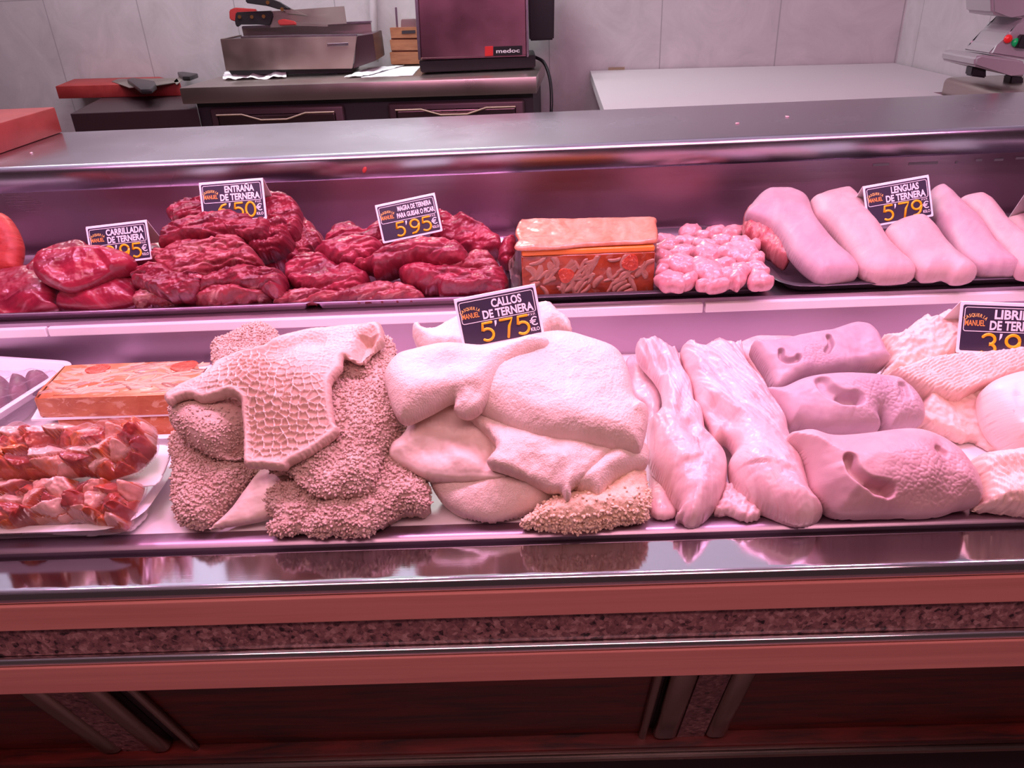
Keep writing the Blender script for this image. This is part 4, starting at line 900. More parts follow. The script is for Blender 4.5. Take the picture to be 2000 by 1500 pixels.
flesh('tendon_piece', 'tendon', c4([(145, 155), (175, 120), (215, 145), (290, 133), (380, 190), (440, 200), (480, 330), (540, 430), (560, 560), (612, 620), (637, 760), (700, 830), (772, 930), (782, 1050), (760, 1160), (700, 1270), (620, 1350), (550, 1387), (490, 1370), (470, 1340), (415, 1335), (455, 1290), (410, 1240), (330, 1110), (250, 990), (230, 900), (235, 780), (230, 690), (305, 620), (330, 560), (320, 450), (260, 340), (165, 230)]),
      Surf((1345, 1022), z=0.892, tilt=13), 0.034, 0.03, 0.035, noise=nt, post=straps(100), floor=FL, seed=23, fibre=75, cell=0.0014,
      feats=[(c4([(180, 150), (330, 280), (380, 420), (420, 600)]), 16, 0.010), (c4([(220, 180), (360, 300)]), 10, -0.010), (c4([(250, 180), (420, 320), (470, 500), (450, 640)]), 12, -0.008), (c4([(330, 1035), (450, 980), (570, 965), (580, 920)]), 14, 0.008, 's'), (c4([(640, 1000)]), 110, 0.012), (c4([(520, 690), (560, 760), (640, 780)]), 16, -0.012), (c4([(380, 820), (500, 800)]), 14, 0.005)],
      label='left of the two long pale tendon cuts, a pointed bulb with strap-like roots', cat='meat', group=LG)
flesh('tendon_piece', 'tendon', c4([(455, 190), (520, 150), (545, 122), (560, 130), (590, 190), (640, 165), (640, 150), (672, 160), (670, 130), (740, 140), (800, 165), (880, 138), (905, 220), (950, 330), (1040, 430), (1120, 560), (1195, 680), (1212, 770), (1262, 900), (1332, 1020), (1335, 1100), (1355, 1180), (1400, 1240), (1447, 1300), (1425, 1342), (1340, 1372), (1240, 1368), (1100, 1312), (950, 1240), (850, 1150), (795, 1050), (790, 970), (830, 900), (770, 800), (690, 800), (650, 690), (570, 570), (535, 430)]),
      Surf((1530, 1022), z=0.892, tilt=14), 0.036, 0.03, 0.04, noise=nt, post=straps(118), floor=FL, seed=24, fibre=110, cell=0.0014,
      feats=[(c4([(480, 200), (560, 400), (700, 560), (860, 680)]), 16, -0.010), (c4([(560, 180), (600, 380), (760, 520), (900, 640)]), 16, 0.008), (c4([(640, 180), (740, 360), (900, 560)]), 12, -0.008), (c4([(720, 520), (820, 610)]), 14, -0.010), (c4([(1060, 1000), (1200, 1020), (1320, 1050)]), 16, 0.008, 's'), (c4([(950, 1000)]), 130, 0.012), (c4([(860, 740), (840, 820), (800, 900)]), 20, 0.010), (c4([(1380, 1300), (1430, 1310)]), 10, -0.004)],
      label='right of the two long pale tendon cuts, its tip pointing at the steel lip', cat='meat', group=LG)

MZ = 'veal muzzles'
def crinkle(cx, cy, rad, ang, amp=0.0012, fr=230):
    def f(s, fu, fv, fd, pf, tp, wv):
        c = s.uv(np.array(c5([(cx, cy)])))[0]; rr = rad * 0.32 * s.scale
        m = np.exp(-(np.hypot(fu - c[0], (fv - c[1]) * 1.25) / rr) ** 2 * 1.2)
        a = R(ang); x = (fu * math.cos(a) + fv * math.sin(a)) * fr; y = (-fu * math.sin(a) + fv * math.cos(a)) * fr
        x = x + 0.8 * pnoise(x * 0.3, y * 0.3, 3); f1, f2, _, _, _ = voronoi(x * 1.15, y * 0.7, 5)
        return tp - amp * m * (1 - np.clip((f2 - f1) / 0.3, 0, 1)) * np.clip(fd / 0.01, 0, 1), wv
    return f
flesh('muzzle_skin', 'muzzle_cut', c5([(55, 310), (160, 250), (260, 245), (400, 252), (405, 285), (300, 330), (260, 480), (240, 555), (205, 562), (120, 420)]),
      Surf((1510, 750), y=1.03, tilt=26), 0.010, 0.02, 0.008, floor=FL, seed=30, noise=[('fbm', 30, 0.002)], label='flat pale skin flap sticking out behind the smallest muzzle', cat='meat')
flesh('veal_muzzle', 'muzzle', c5([(148, 292), (260, 287), (400, 267), (560, 236), (640, 215), (720, 185), (785, 172), (860, 195), (910, 250), (960, 350), (985, 398), (850, 440), (700, 475), (560, 488), (420, 522), (296, 575), (240, 470), (185, 380)]),
      Surf((1590, 750), y=1.0, tilt=30), 0.022, 0.05, 0.014, noise=[('fbm', 16, 0.005)], floor=FL, seed=31, cell=0.0011, post=crinkle(520, 420, 120, 60),
      feats=[(c5([(322, 350), (328, 385), (365, 408), (410, 404), (425, 388)]), 5, -0.010, 'c'), (c5([(370, 360), (430, 350)]), 35, 0.005), (c5([(612, 265), (625, 310), (600, 350)]), 5, -0.010, 'c'), (c5([(480, 300), (590, 320)]), 60, 0.006)],
      label='smallest and farthest of the three veal muzzles, squarish with a cut left edge', cat='muzzle', group=MZ)
flesh('veal_muzzle', 'muzzle', c5([(225, 575), (330, 562), (450, 512), (600, 490), (800, 488), (1000, 505), (1080, 550), (1150, 620), (1190, 700), (1182, 780), (1100, 806), (990, 826), (960, 815), (905, 740), (912, 825), (700, 836), (560, 836), (430, 808), (360, 800), (300, 700)]),
      Surf((1640, 842), y=0.915, tilt=34), 0.03, 0.05, 0.028, noise=[('fbm', 16, 0.004)], floor=FL, seed=32, cell=0.0011, post=crinkle(950, 690, 230, 55, 0.0018, 190),
      feats=[(c5([(575, 535), (600, 580), (660, 620), (730, 640), (775, 635)]), 12, -0.014, 'c'), (c5([(700, 642), (765, 640)]), 11, -0.012, 'c'), (c5([(560, 560), (640, 650), (770, 680)]), 18, 0.003), (c5([(680, 540), (800, 570)]), 60, 0.006), (c5([(1062, 560), (1072, 610)]), 9, -0.008, 'c'), (c5([(960, 600)]), 100, 0.005)],
      label='greyish middle one of the three veal muzzles with a notch in its lower edge', cat='muzzle', group=MZ)
flesh('veal_muzzle', 'muzzle_pale', c5([(370, 850), (430, 825), (500, 818), (600, 848), (700, 852), (850, 838), (1000, 818), (1130, 814), (1250, 850), (1370, 925), (1440, 1005), (1500, 1095), (1532, 1200), (1512, 1280), (1430, 1303), (1385, 1312), (1300, 1342), (1150, 1352), (950, 1352), (750, 1357), (640, 1340), (560, 1262), (500, 1180), (480, 1060), (440, 960)]),
      Surf((1740, 1010), z=0.893, tilt=40), 0.045, 0.06, 0.05, noise=[('fbm', 12, 0.006)], floor=FL, seed=33, cell=0.0011, post=crinkle(1150, 1190, 260, 50, 0.0018, 190),
      feats=[(c5([(735, 1000), (755, 1070), (820, 1130), (900, 1160), (975, 1175)]), 9, -0.020, 'c'), (c5([(900, 1165), (975, 1178)]), 12, -0.014, 'c'), (c5([(700, 1010), (740, 1110), (860, 1190), (980, 1215)]), 20, 0.004), (c5([(880, 1020), (1050, 1060), (1200, 1040)]), 100, 0.007), (c5([(1300, 940), (1330, 985), (1335, 1060), (1320, 1200)]), 22, -0.006), (c5([(1285, 935), (1310, 960)]), 7, -0.008, 'c')],
      label='largest and nearest of the three veal muzzles with one wide hooked nostril', cat='muzzle', group=MZ)

# ------------------------------------------------------------------ leaf tripe at the right
LT = 'leaf tripe at the right of the lower deck'
lam = lambda a, ang, fr=170: [('fbm', 30, 0.004), ('lam', fr, a, ang, 3)]
flesh('leaf_tripe', 'bible', c5([(925, 265), (1010, 258), (1080, 215), (1130, 180), (1190, 138), (1240, 150), (1330, 122), (1420, 150), (1520, 200), (1600, 230), (1950, 220), (1950, 420), (1600, 420), (1400, 400), (1200, 440), (1040, 480), (960, 500), (920, 495), (985, 400), (955, 325)]),
      Surf((1800, 735), y=1.02, tilt=24), 0.028, 0.06, 0.025, noise=[('fbm', 24, 0.010), ('ridge', 45, 0.010, 30, 2), ('fbm', 110, 0.003)], rag=0.003, floor=FL, seed=41, label='crumpled ruffled leaf tripe at the back below the leaf tripe sign', cat='tripe', group=LT)
flesh('leaf_tripe', 'bible', c5([(1150, 715), (1185, 640), (1160, 575), (1280, 560), (1400, 590), (1560, 560), (1640, 640), (1640, 830), (1740, 930), (1780, 962), (1600, 966), (1540, 930), (1500, 880), (1400, 892), (1250, 832), (1148, 790)]),
      Surf((1870, 880), y=0.915, tilt=36), 0.014, 0.05, 0.008, noise=[('fbm', 24, 0.006), ('ridge', 40, 0.008, 150, 2.5), ('fbm', 120, 0.0015)], rag=0.002, floor=FL, seed=43, feats=[(c5([(1200, 660), (1300, 720), (1250, 800)]), 40, 0.012, 'w'), (c5([(1400, 720), (1500, 840)]), 30, -0.008, 'w')], label='loose curling leaf of tripe beside the middle muzzle', cat='tripe', group=LT)
flesh('leaf_tripe', 'bible', c5([(975, 470), (1050, 450), (1180, 400), (1400, 370), (1600, 358), (1950, 320), (1950, 470), (1812, 485), (1680, 515), (1500, 585), (1390, 632), (1250, 602), (1160, 575), (1080, 540), (1000, 500)]),
      Surf((1850, 770), y=0.965, tilt=32), 0.020, 0.06, 0.012, noise=[('fbm', 24, 0.005), ('lam', 230, 0.006, 22, 2), ('fbm', 120, 0.0012)], rag=0.0015, floor=FL, seed=42, feats=[(c5([(1390, 615), (1550, 550), (1700, 500), (1830, 470)]), 10, 0.006)], label='folded leaf tripe with fine parallel leaves across the middle of its pile', cat='tripe', group=LT)
flesh('leaf_tripe', 'bible', c5([(1490, 1050), (1510, 985), (1600, 960), (1850, 950), (1950, 1100), (1950, 1330), (1700, 1332), (1560, 1312), (1440, 1305), (1515, 1280), (1530, 1180)]),
      Surf((1950, 1000), z=0.893, tilt=34), 0.026, 0.05, 0.02, noise=[('fbm', 24, 0.006), ('lam', 150, 0.006, 115, 2.5), ('fbm', 120, 0.002)], rag=0.002, floor=FL, seed=44, feats=[(c5([(1600, 1150), (1780, 1260)]), 60, 0.008)], label='leaf tripe at the front beside the biggest muzzle', cat='tripe', group=LT)
flesh('leaf_tripe_lobe', 'lobe', c5([(1555, 590), (1600, 530), (1680, 490), (1812, 462), (1950, 480), (1950, 900), (1812, 962), (1760, 956), (1690, 905), (1620, 825), (1570, 710)]),
      Surf((1960, 880), y=0.875, tilt=40), 0.05, 0.06, 0.05, noise=[('fbm', 14, 0.004)], floor=FL, seed=45, feats=[(c5([(1810, 500), (1790, 620), (1830, 760)]), 8, -0.004), (c5([(1690, 895), (1740, 840), (1812, 830)]), 14, 0.006, 's')], label='smooth rounded pale lobe resting on the leaf tripe at the right', cat='tripe', group=LT)

# ------------------------------------------------------------------ packs and terrines at the left of the lower deck
KD = 'dark purple meat in the rounded white tray'
for i, (pl, lab) in enumerate((
        ([(-60, 330), (20, 300), (70, 350), (60, 460), (10, 540), (-60, 560)], 'dark purple piece under film, nearest the frame edge in the rounded tray'),
        ([(60, 420), (80, 320), (130, 295), (180, 310), (170, 380), (100, 440)], 'dark purple piece under film in the middle of the rounded tray'),
        ([(170, 330), (220, 280), (290, 270), (320, 300), (280, 360), (200, 400)], 'dark purple piece under film with a pointed tip beside the terrine'))):
    flesh('purple_meat', 'kidney', c1(pl), Surf(c1([pl[0]])[0], z=DK + 0.045, tilt=14), 0.022, 0.016, 0.022, noise=[('fbm', 40, 0.003)], floor=DK + 0.03, seed=50 + i, cell=0.002, fibre=40, label=lab, cat='meat', group=KD)
flesh('cling_film', 'film', c1([(-90, 280), (100, 250), (330, 240), (370, 300), (250, 470), (160, 570), (0, 640), (-90, 640)]), Surf(c1([(150, 480)])[0], z=DK + 0.072, tilt=4), 0.002, 0.0006, 0.02, noise=[('ridge', 25, 0.010, 60, 2), ('fbm', 80, 0.004, 40, 2)], cell=0.0025, seed=54,
      label='crinkled cling film over the dark purple meat in the rounded white tray', cat='film')

def slab(name, label, px_top, ztop, zbot, mat, bevel, group, extra=None):
    q = [P(a, b, ztop) for a, b in px_top]; c = np.mean(q, 0)
    t = thing(name, label, 'terrine', (c[0], c[1], zbot), group)
    body = from_bm('jelly_body', bm_prism([(p[0], p[1]) for p in q], zbot, ztop, bevel, 4), mat, t, True, 60)
    uvproj(body, 0.0); return t, q
def uvproj(o, rot):
    me = o.data; l = me.uv_layers.new(name='UVMap')
    for p in me.polygons:
        n = p.normal
        for li in p.loop_indices:
            v = me.vertices[me.loops[li].vertex_index].co
            l.data[li].uv = (v.x, v.y) if abs(n.z) > 0.6 else ((v.x + v.y * 0.0, v.z) if abs(n.y) >= abs(n.x) else (v.y, v.z))
def strips(parent, origin, U, V, Nn, w, h, specs, mats, seed=0):
    """tripe strips and sausage slices set in the face of a terrine, a hair proud of the jelly"""
    r = random.Random(seed)
    for (x, y, L, wd, an, cv, m) in specs:
        pts = []
        for k in range(9):
            t = (k / 8 - 0.5); a = R(an) + cv * t
            pts.append((x + L * t * math.cos(R(an)) - cv * L * (t * t - 0.08) * math.sin(R(an)), y + L * t * math.sin(R(an)) + cv * L * (t * t - 0.08) * math.cos(R(an))))
        V_ = []; 
        for k, (a, b) in enumerate(pts):
            a2, b2 = pts[min(k + 1, 8)]; a1, b1 = pts[max(k - 1, 0)]; tx, ty = a2 - a1, b2 - b1; ln = math.hypot(tx, ty) or 1; nx, ny = -ty / ln, tx / ln
            ww = wd * 0.5 * (1 - 0.55 * abs(2 * k / 8 - 1) ** 4)
            for s, hh in ((-1, -0.001), (-0.75, 0.0007), (0, 0.0011), (0.75, 0.0007), (1, -0.001)):
                xx = min(max(a + nx * ww * s, 0.001), w - 0.001); yy = min(max(b + ny * ww * s, 0.001), h - 0.001)
                V_.append(origin + U * xx + V * yy + Nn * hh)
        F = [[k * 5 + j, k * 5 + j + 1, k * 5 + 6 + j, k * 5 + 5 + j] for k in range(8) for j in range(4)]
        uv = [(k * 0.01 + x, j * 0.004 + y) for k in range(9) for j in range(5)]
        from_arrays('tripe_strip', np.array(V_), np.array(F), m, parent, np.array(uv))
def disc(parent, origin, U, V, Nn, x, y, rx, ry, mat='chorizo'):
    V_, uv = [], []
    for f, hh in ((0.02, 0.0016), (0.6, 0.0016), (0.93, 0.0014), (1.0, -0.0008)):
        for k in range(20):
            a = 2 * math.pi * k / 20; w = f * (1 + 0.08 * math.sin(3 * a + x * 90)); V_.append(origin + U * (x + rx * w * math.cos(a)) + V * (y + ry * w * math.sin(a)) + Nn * hh); uv.append((x + rx * w * math.cos(a), y + ry * w * math.sin(a)))
    F = [[j * 20 + k, 20 + j * 20 + k, 20 + j * 20 + (k + 1) % 20, j * 20 + (k + 1) % 20] for j in range(3) for k in range(20)]
    from_arrays('sausage_slice', np.array(V_), np.array(F), mat, parent, np.array(uv), False)
TER = 'orange terrine slabs on the white tray'
low = [(112, 806), (355, 800), (400, 765), (150, 770)]
t2, q2 = slab('terrine_slab', 'orange terrine slab underneath, mostly hidden below the upper slab', [(110, 820), (352, 812), (395, 760), (150, 765)], 0.930, DK + 0.004, 'aspic', 0.004, TER)
cardq = [P(a, b, 0.936) for a, b in ((60, 819), (350, 808), (412, 716), (120, 722))]
tag(from_bm('foam_board', bm_prism([(p[0], p[1]) for p in cardq], 0.9325, 0.9365, 0.001), 'white_foam'), 'thin white board between the two orange terrine slabs', 'board')
rr = np.array([P(a, b, 0.969) for a, b in ((74, 777), (331, 771), (393, 734), (375, 705), (129, 714))])
pr = spline(np.array([(72, 776), (78, 778), (200, 775), (325, 771), (345, 764), (390, 738), (393, 728), (384, 712), (374, 706), (365, 705), (250, 709), (140, 713), (128, 715), (118, 722), (76, 764)], float), 60, True)
t1, q1 = slab('terrine_slab', 'orange terrine slab with pale strips and sausage slices lying on top of the white board', [tuple(p) for p in pr], 0.970, 0.937, 'aspic', 0.002, TER)
O = np.array([-0.74, 1.010, 0.970]); wx, wy = 0.235, 0.105
rg = random.Random(4); sp = []
for k in range(62):
    sp.append((rg.uniform(0.015, wx - 0.012), rg.uniform(0.008, wy - 0.004), rg.uniform(0.03, 0.075), rg.uniform(0.006, 0.013), rg.gauss(10, 16), rg.uniform(-1.2, 1.2), rg.choice(['strip_pale', 'strip_pale', 'strip_dull'])))
def in_top(x, y): return (0.012 + 0.010 * (1 - y / wy)) * 0 + x > 0.0 + y * 0.0
strips(t1, O, np.array([1.0, 0, 0]), np.array([0, 1.0, 0]), np.array([0, 0, 1.0]), wx, wy, sp, None, 4)
disc(t1, O, np.array([1.0, 0, 0]), np.array([0, 1.0, 0]), np.array([0, 0, 1.0]), 0.055, 0.085, 0.020, 0.017); disc(t1, O, np.array([1.0, 0, 0]), np.array([0, 1.0, 0]), np.array([0, 0, 1.0]), 0.195, 0.085, 0.022, 0.020)

def pack(label, poly, card, surf, seed, zf):
    ctr = surf.o; t = thing('vacuum_pack', label, 'meat pack', ctr, 'vacuum packs of diced meat on the large white tray')
    flesh('meat_dice', 'dice', c1(poly), surf, 0.026, 0.012, 0.020, noise=[('chunk', 58, 0.016, 20, 1.5), ('fbm', 60, 0.005), ('ridge', 120, 0.003, 60, 2)], cell=0.0012, rag=0.002, ragf=60, seed=seed, floor=zf + 0.002, parent=t)
    s2 = Surf(c1([card[0]])[0], z=zf, tilt=3)
    flesh('pack_card', 'white_foam', c1(card), s2, 0.0015, 0.0012, 0.002, p=2, noise=[('wave', 12, 0.004)], cell=0.003, seed=seed, parent=t, curve=False)
    flesh('plastic_film', 'film_thick', c1([(a + (12 if a > 500 else 0), b + (14 if b > 700 else -6)) for a, b in poly]), surf, 0.033, 0.002, 0.020, noise=[('chunk', 62, 0.010, 20, 1.3), ('ridge', 40, 0.005, 70, 2.5)], cell=0.002, rag=0.003, ragf=40, seed=seed, parent=t)
    return t
pack('lower vacuum pack of orange-red diced meat resting in the large white tray', [(-120, 1000), (100, 985), (500, 975), (900, 980), (945, 1010), (880, 1160), (840, 1270), (780, 1285), (650, 1270), (500, 1215), (430, 1240), (330, 1235), (230, 1265), (90, 1300), (-20, 1270), (-120, 1250)],
     [(-140, 1310), (100, 1312), (600, 1320), (860, 1295), (960, 1200), (1000, 1000), (-140, 1000)], Surf(c1([(500, 1290)])[0], z=0.900, tilt=34), 61, 0.8905)
pack('upper vacuum pack of pinkish diced meat on a white card in the large white tray', [(-120, 760), (60, 680), (200, 630), (330, 650), (480, 640), (650, 630), (880, 612), (960, 600), (1010, 640), (1025, 720), (1000, 800), (900, 900), (780, 940), (700, 962), (580, 940), (450, 945), (300, 950), (160, 975), (30, 1000), (-120, 990)],
     [(-140, 1035), (60, 1020), (250, 975), (400, 965), (700, 1005), (900, 1000), (1030, 985), (1120, 800), (1130, 740), (900, 720), (-140, 760)], Surf(c1([(500, 950)])[0], z=0.950, tilt=30), 62, 0.936)

# ------------------------------------------------------------------ beef on the upper shelf
SF = SH + 0.0022
CH = 'beef cheeks on the steel tray'
nch = [('fbm', 26, 0.004), ('fbm', 80, 0.0012)]
tag(flesh('dried_meat', 'liver', [(-60, 420), (-20, 412), (12, 420), (32, 445), (45, 480), (42, 510), (30, 532), (-60, 540)], Surf((10, 532), y=1.36, tilt=55), 0.02, 0.02, 0.02, noise=[('fbm', 30, 0.003)], floor=SF, seed=70, cell=0.002),
    'orange-red round piece of meat standing at the left end of the upper shelf', 'meat')
flesh('beef_cheek', 'cheek', cA([(690, 560), (770, 478), (870, 468), (950, 435), (1010, 480), (1000, 600), (930, 660), (830, 650)]), Surf((290, 530), y=1.345, tilt=22), 0.02, 0.05, 0.025, noise=nch, floor=SF, seed=71, cell=0.0018, label='beef cheek at the back right, behind the cheek price sign', cat='beef cheek', group=CH)
flesh('beef_cheek', 'cheek', cA([(120, 640), (200, 560), (240, 500), (400, 450), (520, 450), (480, 600), (300, 660)]), Surf((100, 540), y=1.33, tilt=20), 0.015, 0.05, 0.02, noise=nch, floor=SF, seed=72, cell=0.0018, label='beef cheek mostly hidden behind the dark-faced disc', cat='beef cheek', group=CH)
flesh('beef_cheek', 'cheek', cA([(-90, 640), (0, 620), (100, 605), (215, 590), (300, 640), (370, 715), (362, 745), (340, 800), (352, 838), (200, 868), (100, 868), (-90, 860)]), Surf((60, 612), z=SF + 0.006, tilt=28), 0.028, 0.03, 0.03, noise=nch, floor=SF, seed=73, cell=0.0016, fibre=20,
      feats=[(cA([(20, 800), (90, 830)]), 16, -0.012), (cA([(200, 680), (280, 740)]), 40, 0.006)], label='beef cheek in front at the far left of the tray', cat='beef cheek', group=CH)
flesh('beef_cheek', 'cheek', cA([(345, 790), (380, 730), (450, 700), (560, 660), (680, 600), (780, 600), (812, 650), (818, 720), (825, 800), (700, 838), (540, 852), (400, 842), (352, 832)]), Surf((200, 610), z=SF + 0.006, tilt=32), 0.030, 0.03, 0.035, noise=nch, floor=SF, seed=74, cell=0.0016, fibre=150,
      label='beef cheek in front under the dark-faced disc', cat='beef cheek', group=CH)
flesh('beef_cheek', MT['cheek'], cA([(213, 590), (225, 550), (250, 525), (330, 495), (450, 478), (600, 474), (720, 495), (790, 525), (803, 565), (765, 602), (665, 634), (560, 682), (450, 718), (370, 718), (262, 676), (220, 635)]), Surf((135, 566), y=1.262, tilt=38), 0.024, 0.03, 0.018, noise=nch, floor=SF, seed=75, cell=0.0014, fibre=15,
      feats=[(cA([(300, 600), (430, 640), (540, 590), (640, 530)]), 26, -0.012), (cA([(240, 600), (330, 670), (460, 690), (600, 640), (760, 570)]), 14, 0.006), (cA([(420, 500), (560, 490)]), 50, 0.006)],
      label='dark disc-shaped beef cheek with a dished face lying across the others', cat='beef cheek', group=CH)

EN = 'skirt steaks heaped on the steel tray'
ne = [('fbm', 30, 0.007), ('ridge', 60, 0.006, 15, 3.5), ('crease', 30, 0.007, 12, 4), ('ridge', 170, 0.0022, 20, 3), ('fbm', 200, 0.0008)]
def folds(poly, seed, n=3):
    q = np.array(poly); lo, hi = q.min(0), q.max(0); r = random.Random(seed); out = []
    for k in range(n):
        y = lo[1] + (hi[1] - lo[1]) * (k + 0.7 + r.uniform(-.25, .25)) / (n + 0.4); sl = r.uniform(-.25, .25) * (hi[1] - lo[1])
        a, b = sorted((r.uniform(-0.1, 0.55), r.uniform(0.5, 1.1)))
        xs_ = np.linspace(lo[0] + (hi[0] - lo[0]) * a, lo[0] + (hi[0] - lo[0]) * b, 5)
        out.append(([(x, y + sl * (i / 4 - .5) + r.uniform(-.10, .10) * (hi[1] - lo[1])) for i, x in enumerate(xs_)], r.uniform(8, 14), r.uniform(0.006, 0.013), 's'))
    return out
def ent(poly, at, y, lab, seed, tilt=42, T=0.022, Tb=0.04, mat='skirt', z=None, fib=15, feats=(), r=0.014, noise=None, rag=0.004):
    s = Surf(at, y=y, tilt=tilt) if z is None else Surf(at, z=z, tilt=tilt)
    return flesh('skirt_steak', mat, cA(poly), s, T, Tb, r, noise=ne if noise is None else noise, floor=SF, seed=seed, cell=0.0014, fibre=fib, rag=rag, ragf=55, feats=list(feats) + folds(cA(poly), seed), label=lab, cat='beef', group=EN)
ent([(1000, 290), (1010, 260), (1060, 230), (1180, 195), (1300, 200), (1560, 175), (1650, 172), (1720, 185), (1780, 240), (1790, 330), (1740, 420), (1600, 400), (1400, 330), (1180, 330), (1050, 340)], (450, 435), 1.415, 'skirt steak on top of the heap behind its price sign', 80, tilt=36)
ent([(1690, 330), (1730, 270), (1800, 290), (1880, 370), (1918, 425), (1885, 495), (1820, 545), (1720, 560), (1680, 440)], (595, 500), 1.40, 'skirt steak at the right back slope of the heap with stringy pale cords', 81, mat='skirt_fat', fib=120)
ent([(1540, 560), (1640, 520), (1740, 470), (1790, 520), (1770, 560), (1700, 575), (1600, 595), (1550, 590)], (550, 522), 1.37, 'smooth dark red cut face of a skirt steak low on the right of the heap', 82, mat='cheek', tilt=30)
ent([(800, 815), (830, 770), (900, 745), (1000, 780), (1100, 780), (1120, 815), (1040, 828), (900, 836), (820, 835)], (310, 604), None, 'thin skirt steak end at the very bottom, left of centre of the heap', 83, z=SF + 0.004, tilt=35, T=0.014, mat='skirt_fat')
ent([(1160, 812), (1200, 770), (1290, 725), (1400, 715), (1540, 720), (1600, 750), (1610, 790), (1500, 815), (1300, 828)], (470, 602), None, 'pale-edged skirt steak at the very bottom right of the heap', 84, z=SF + 0.004, tilt=35, T=0.016, mat='skirt_fat')
ent([(795, 670), (810, 640), (850, 625), (920, 585), (1000, 590), (1080, 640), (1180, 640), (1235, 660), (1215, 740), (1130, 782), (1030, 792), (920, 752), (820, 712)], (340, 585), 1.262, 'ragged dark skirt steak low on the left of the heap above the thin end', 85, tilt=40, T=0.024)
ent([(1195, 745), (1220, 680), (1290, 630), (1400, 605), (1520, 598), (1620, 612), (1690, 635), (1702, 700), (1650, 765), (1570, 750), (1480, 735), (1400, 730), (1300, 725)], (480, 575), 1.268, 'coarse-grained skirt steak low on the right with a frayed end', 86, tilt=42, T=0.024, feats=[(cA([(1300, 650), (1420, 710), (1560, 700)]), 14, -0.006)])
ent([(1480, 440), (1590, 330), (1700, 320), (1745, 400), (1725, 485), (1640, 530), (1560, 545), (1480, 500)], (520, 508), 1.352, 'knotted skirt steak at the right of the heap below the top piece', 87, T=0.03, noise=ne + [('ridge', 60, 0.010, 70, 1.5)])
ent([(920, 560), (928, 510), (1000, 490), (1100, 460), (1250, 445), (1420, 422), (1480, 465), (1545, 530), (1562, 582), (1500, 602), (1380, 605), (1300, 625), (1200, 662), (1080, 658), (980, 622)], (410, 545), 1.292, 'skirt steak with pale fat streaks across the middle of the heap', 88, mat='skirt_fat', T=0.026, feats=[(cA([(1180, 640), (1290, 570), (1420, 450)]), 12, -0.008), (cA([(1400, 560), (1540, 560)]), 20, 0.006)])
ent([(975, 430), (985, 390), (1040, 352), (1190, 300), (1400, 280), (1570, 308), (1605, 340), (1592, 420), (1490, 440), (1390, 425), (1250, 445), (1130, 455), (1050, 475), (960, 480)], (420, 482), 1.335, 'large dark skirt steak in front below the skirt steak price sign', 89, T=0.026, feats=[(cA([(1290, 420), (1400, 330), (1540, 300)]), 16, -0.008), (cA([(1040, 440), (1160, 400), (1300, 410)]), 16, 0.006)])

MG = 'lean stewing beef on the steel tray'
nm = [('fbm', 28, 0.007), ('ridge', 48, 0.004, 10, 3), ('crease', 22, 0.006, 8, 4), ('ridge', 190, 0.0016, 20, 3), ('fbm', 200, 0.0006)]
def mag(poly, at, y, lab, seed, tilt=36, T=0.022, Tb=0.04, mat='beef', z=None, fib=15, feats=(), r=0.015, rag=0.0035):
    s = Surf(at, y=y, tilt=tilt) if z is None else Surf(at, z=z, tilt=tilt)
    return flesh('stewing_beef', mat, cB(poly), s, T, Tb, r, noise=nm, floor=SF, seed=seed, cell=0.0014, fibre=fib, rag=rag, ragf=55, feats=list(feats) + folds(cB(poly), seed, 2), label=lab, cat='beef', group=MG)
mag([(455, 420), (470, 380), (530, 330), (640, 318), (720, 360), (800, 310), (860, 330), (860, 420), (780, 450), (600, 440), (480, 450)], (690, 485), 1.42, 'piece of beef at the back left of the stewing beef, left of its sign', 90)
mag([(1090, 430), (1180, 380), (1180, 250), (1230, 230), (1290, 270), (1350, 268), (1420, 300), (1500, 340), (1590, 400), (1605, 490), (1500, 500), (1380, 490), (1250, 450)], (900, 492), 1.40, 'ragged piece of beef piled highest at the back right of its sign', 91, T=0.03, feats=[(cB([(1280, 300), (1300, 420)]), 20, -0.012), (cB([(1420, 330), (1450, 450)]), 20, -0.008)])
mag([(1580, 470), (1600, 420), (1680, 375), (1695, 440), (1650, 560), (1580, 530)], (992, 508), 1.36, 'small dark strip of beef against the wrapped orange block', 92, T=0.016)
mag([(790, 480), (830, 430), (920, 400), (1100, 405), (1160, 440), (1050, 480), (950, 500), (870, 520)], (780, 493), 1.385, 'beef piece directly under the foot of the stewing beef sign', 93, tilt=28)
mag([(120, 822), (160, 770), (280, 730), (400, 740), (600, 740), (760, 695), (900, 690), (1010, 705), (1090, 785), (800, 806), (500, 815), (300, 820)], (650, 597), None, 'long flat piece of beef at the bottom front of the stewing beef', 94, z=SF + 0.004, tilt=32, T=0.016, mat='skirt_fat')
mag([(1100, 575), (1120, 560), (1200, 570), (1310, 580), (1400, 495), (1480, 480), (1530, 510), (1590, 580), (1545, 632), (1400, 625), (1300, 648), (1200, 620)], (920, 538), 1.31, 'thin pale-edged fold of beef at the right between two larger pieces', 95, T=0.016, mat='skirt_fat')
mag([(930, 620), (1000, 588), (1200, 600), (1400, 625), (1540, 618), (1605, 595), (1642, 680), (1632, 740), (1600, 762), (1440, 775), (1220, 785), (1180, 745), (1080, 742), (980, 690)], (880, 584), 1.268, 'big block of beef at the right front with a pale flat top', 96, T=0.028, mat='beef', feats=[(cB([(1000, 600), (1300, 640), (1600, 620)]), 26, 0.006)])
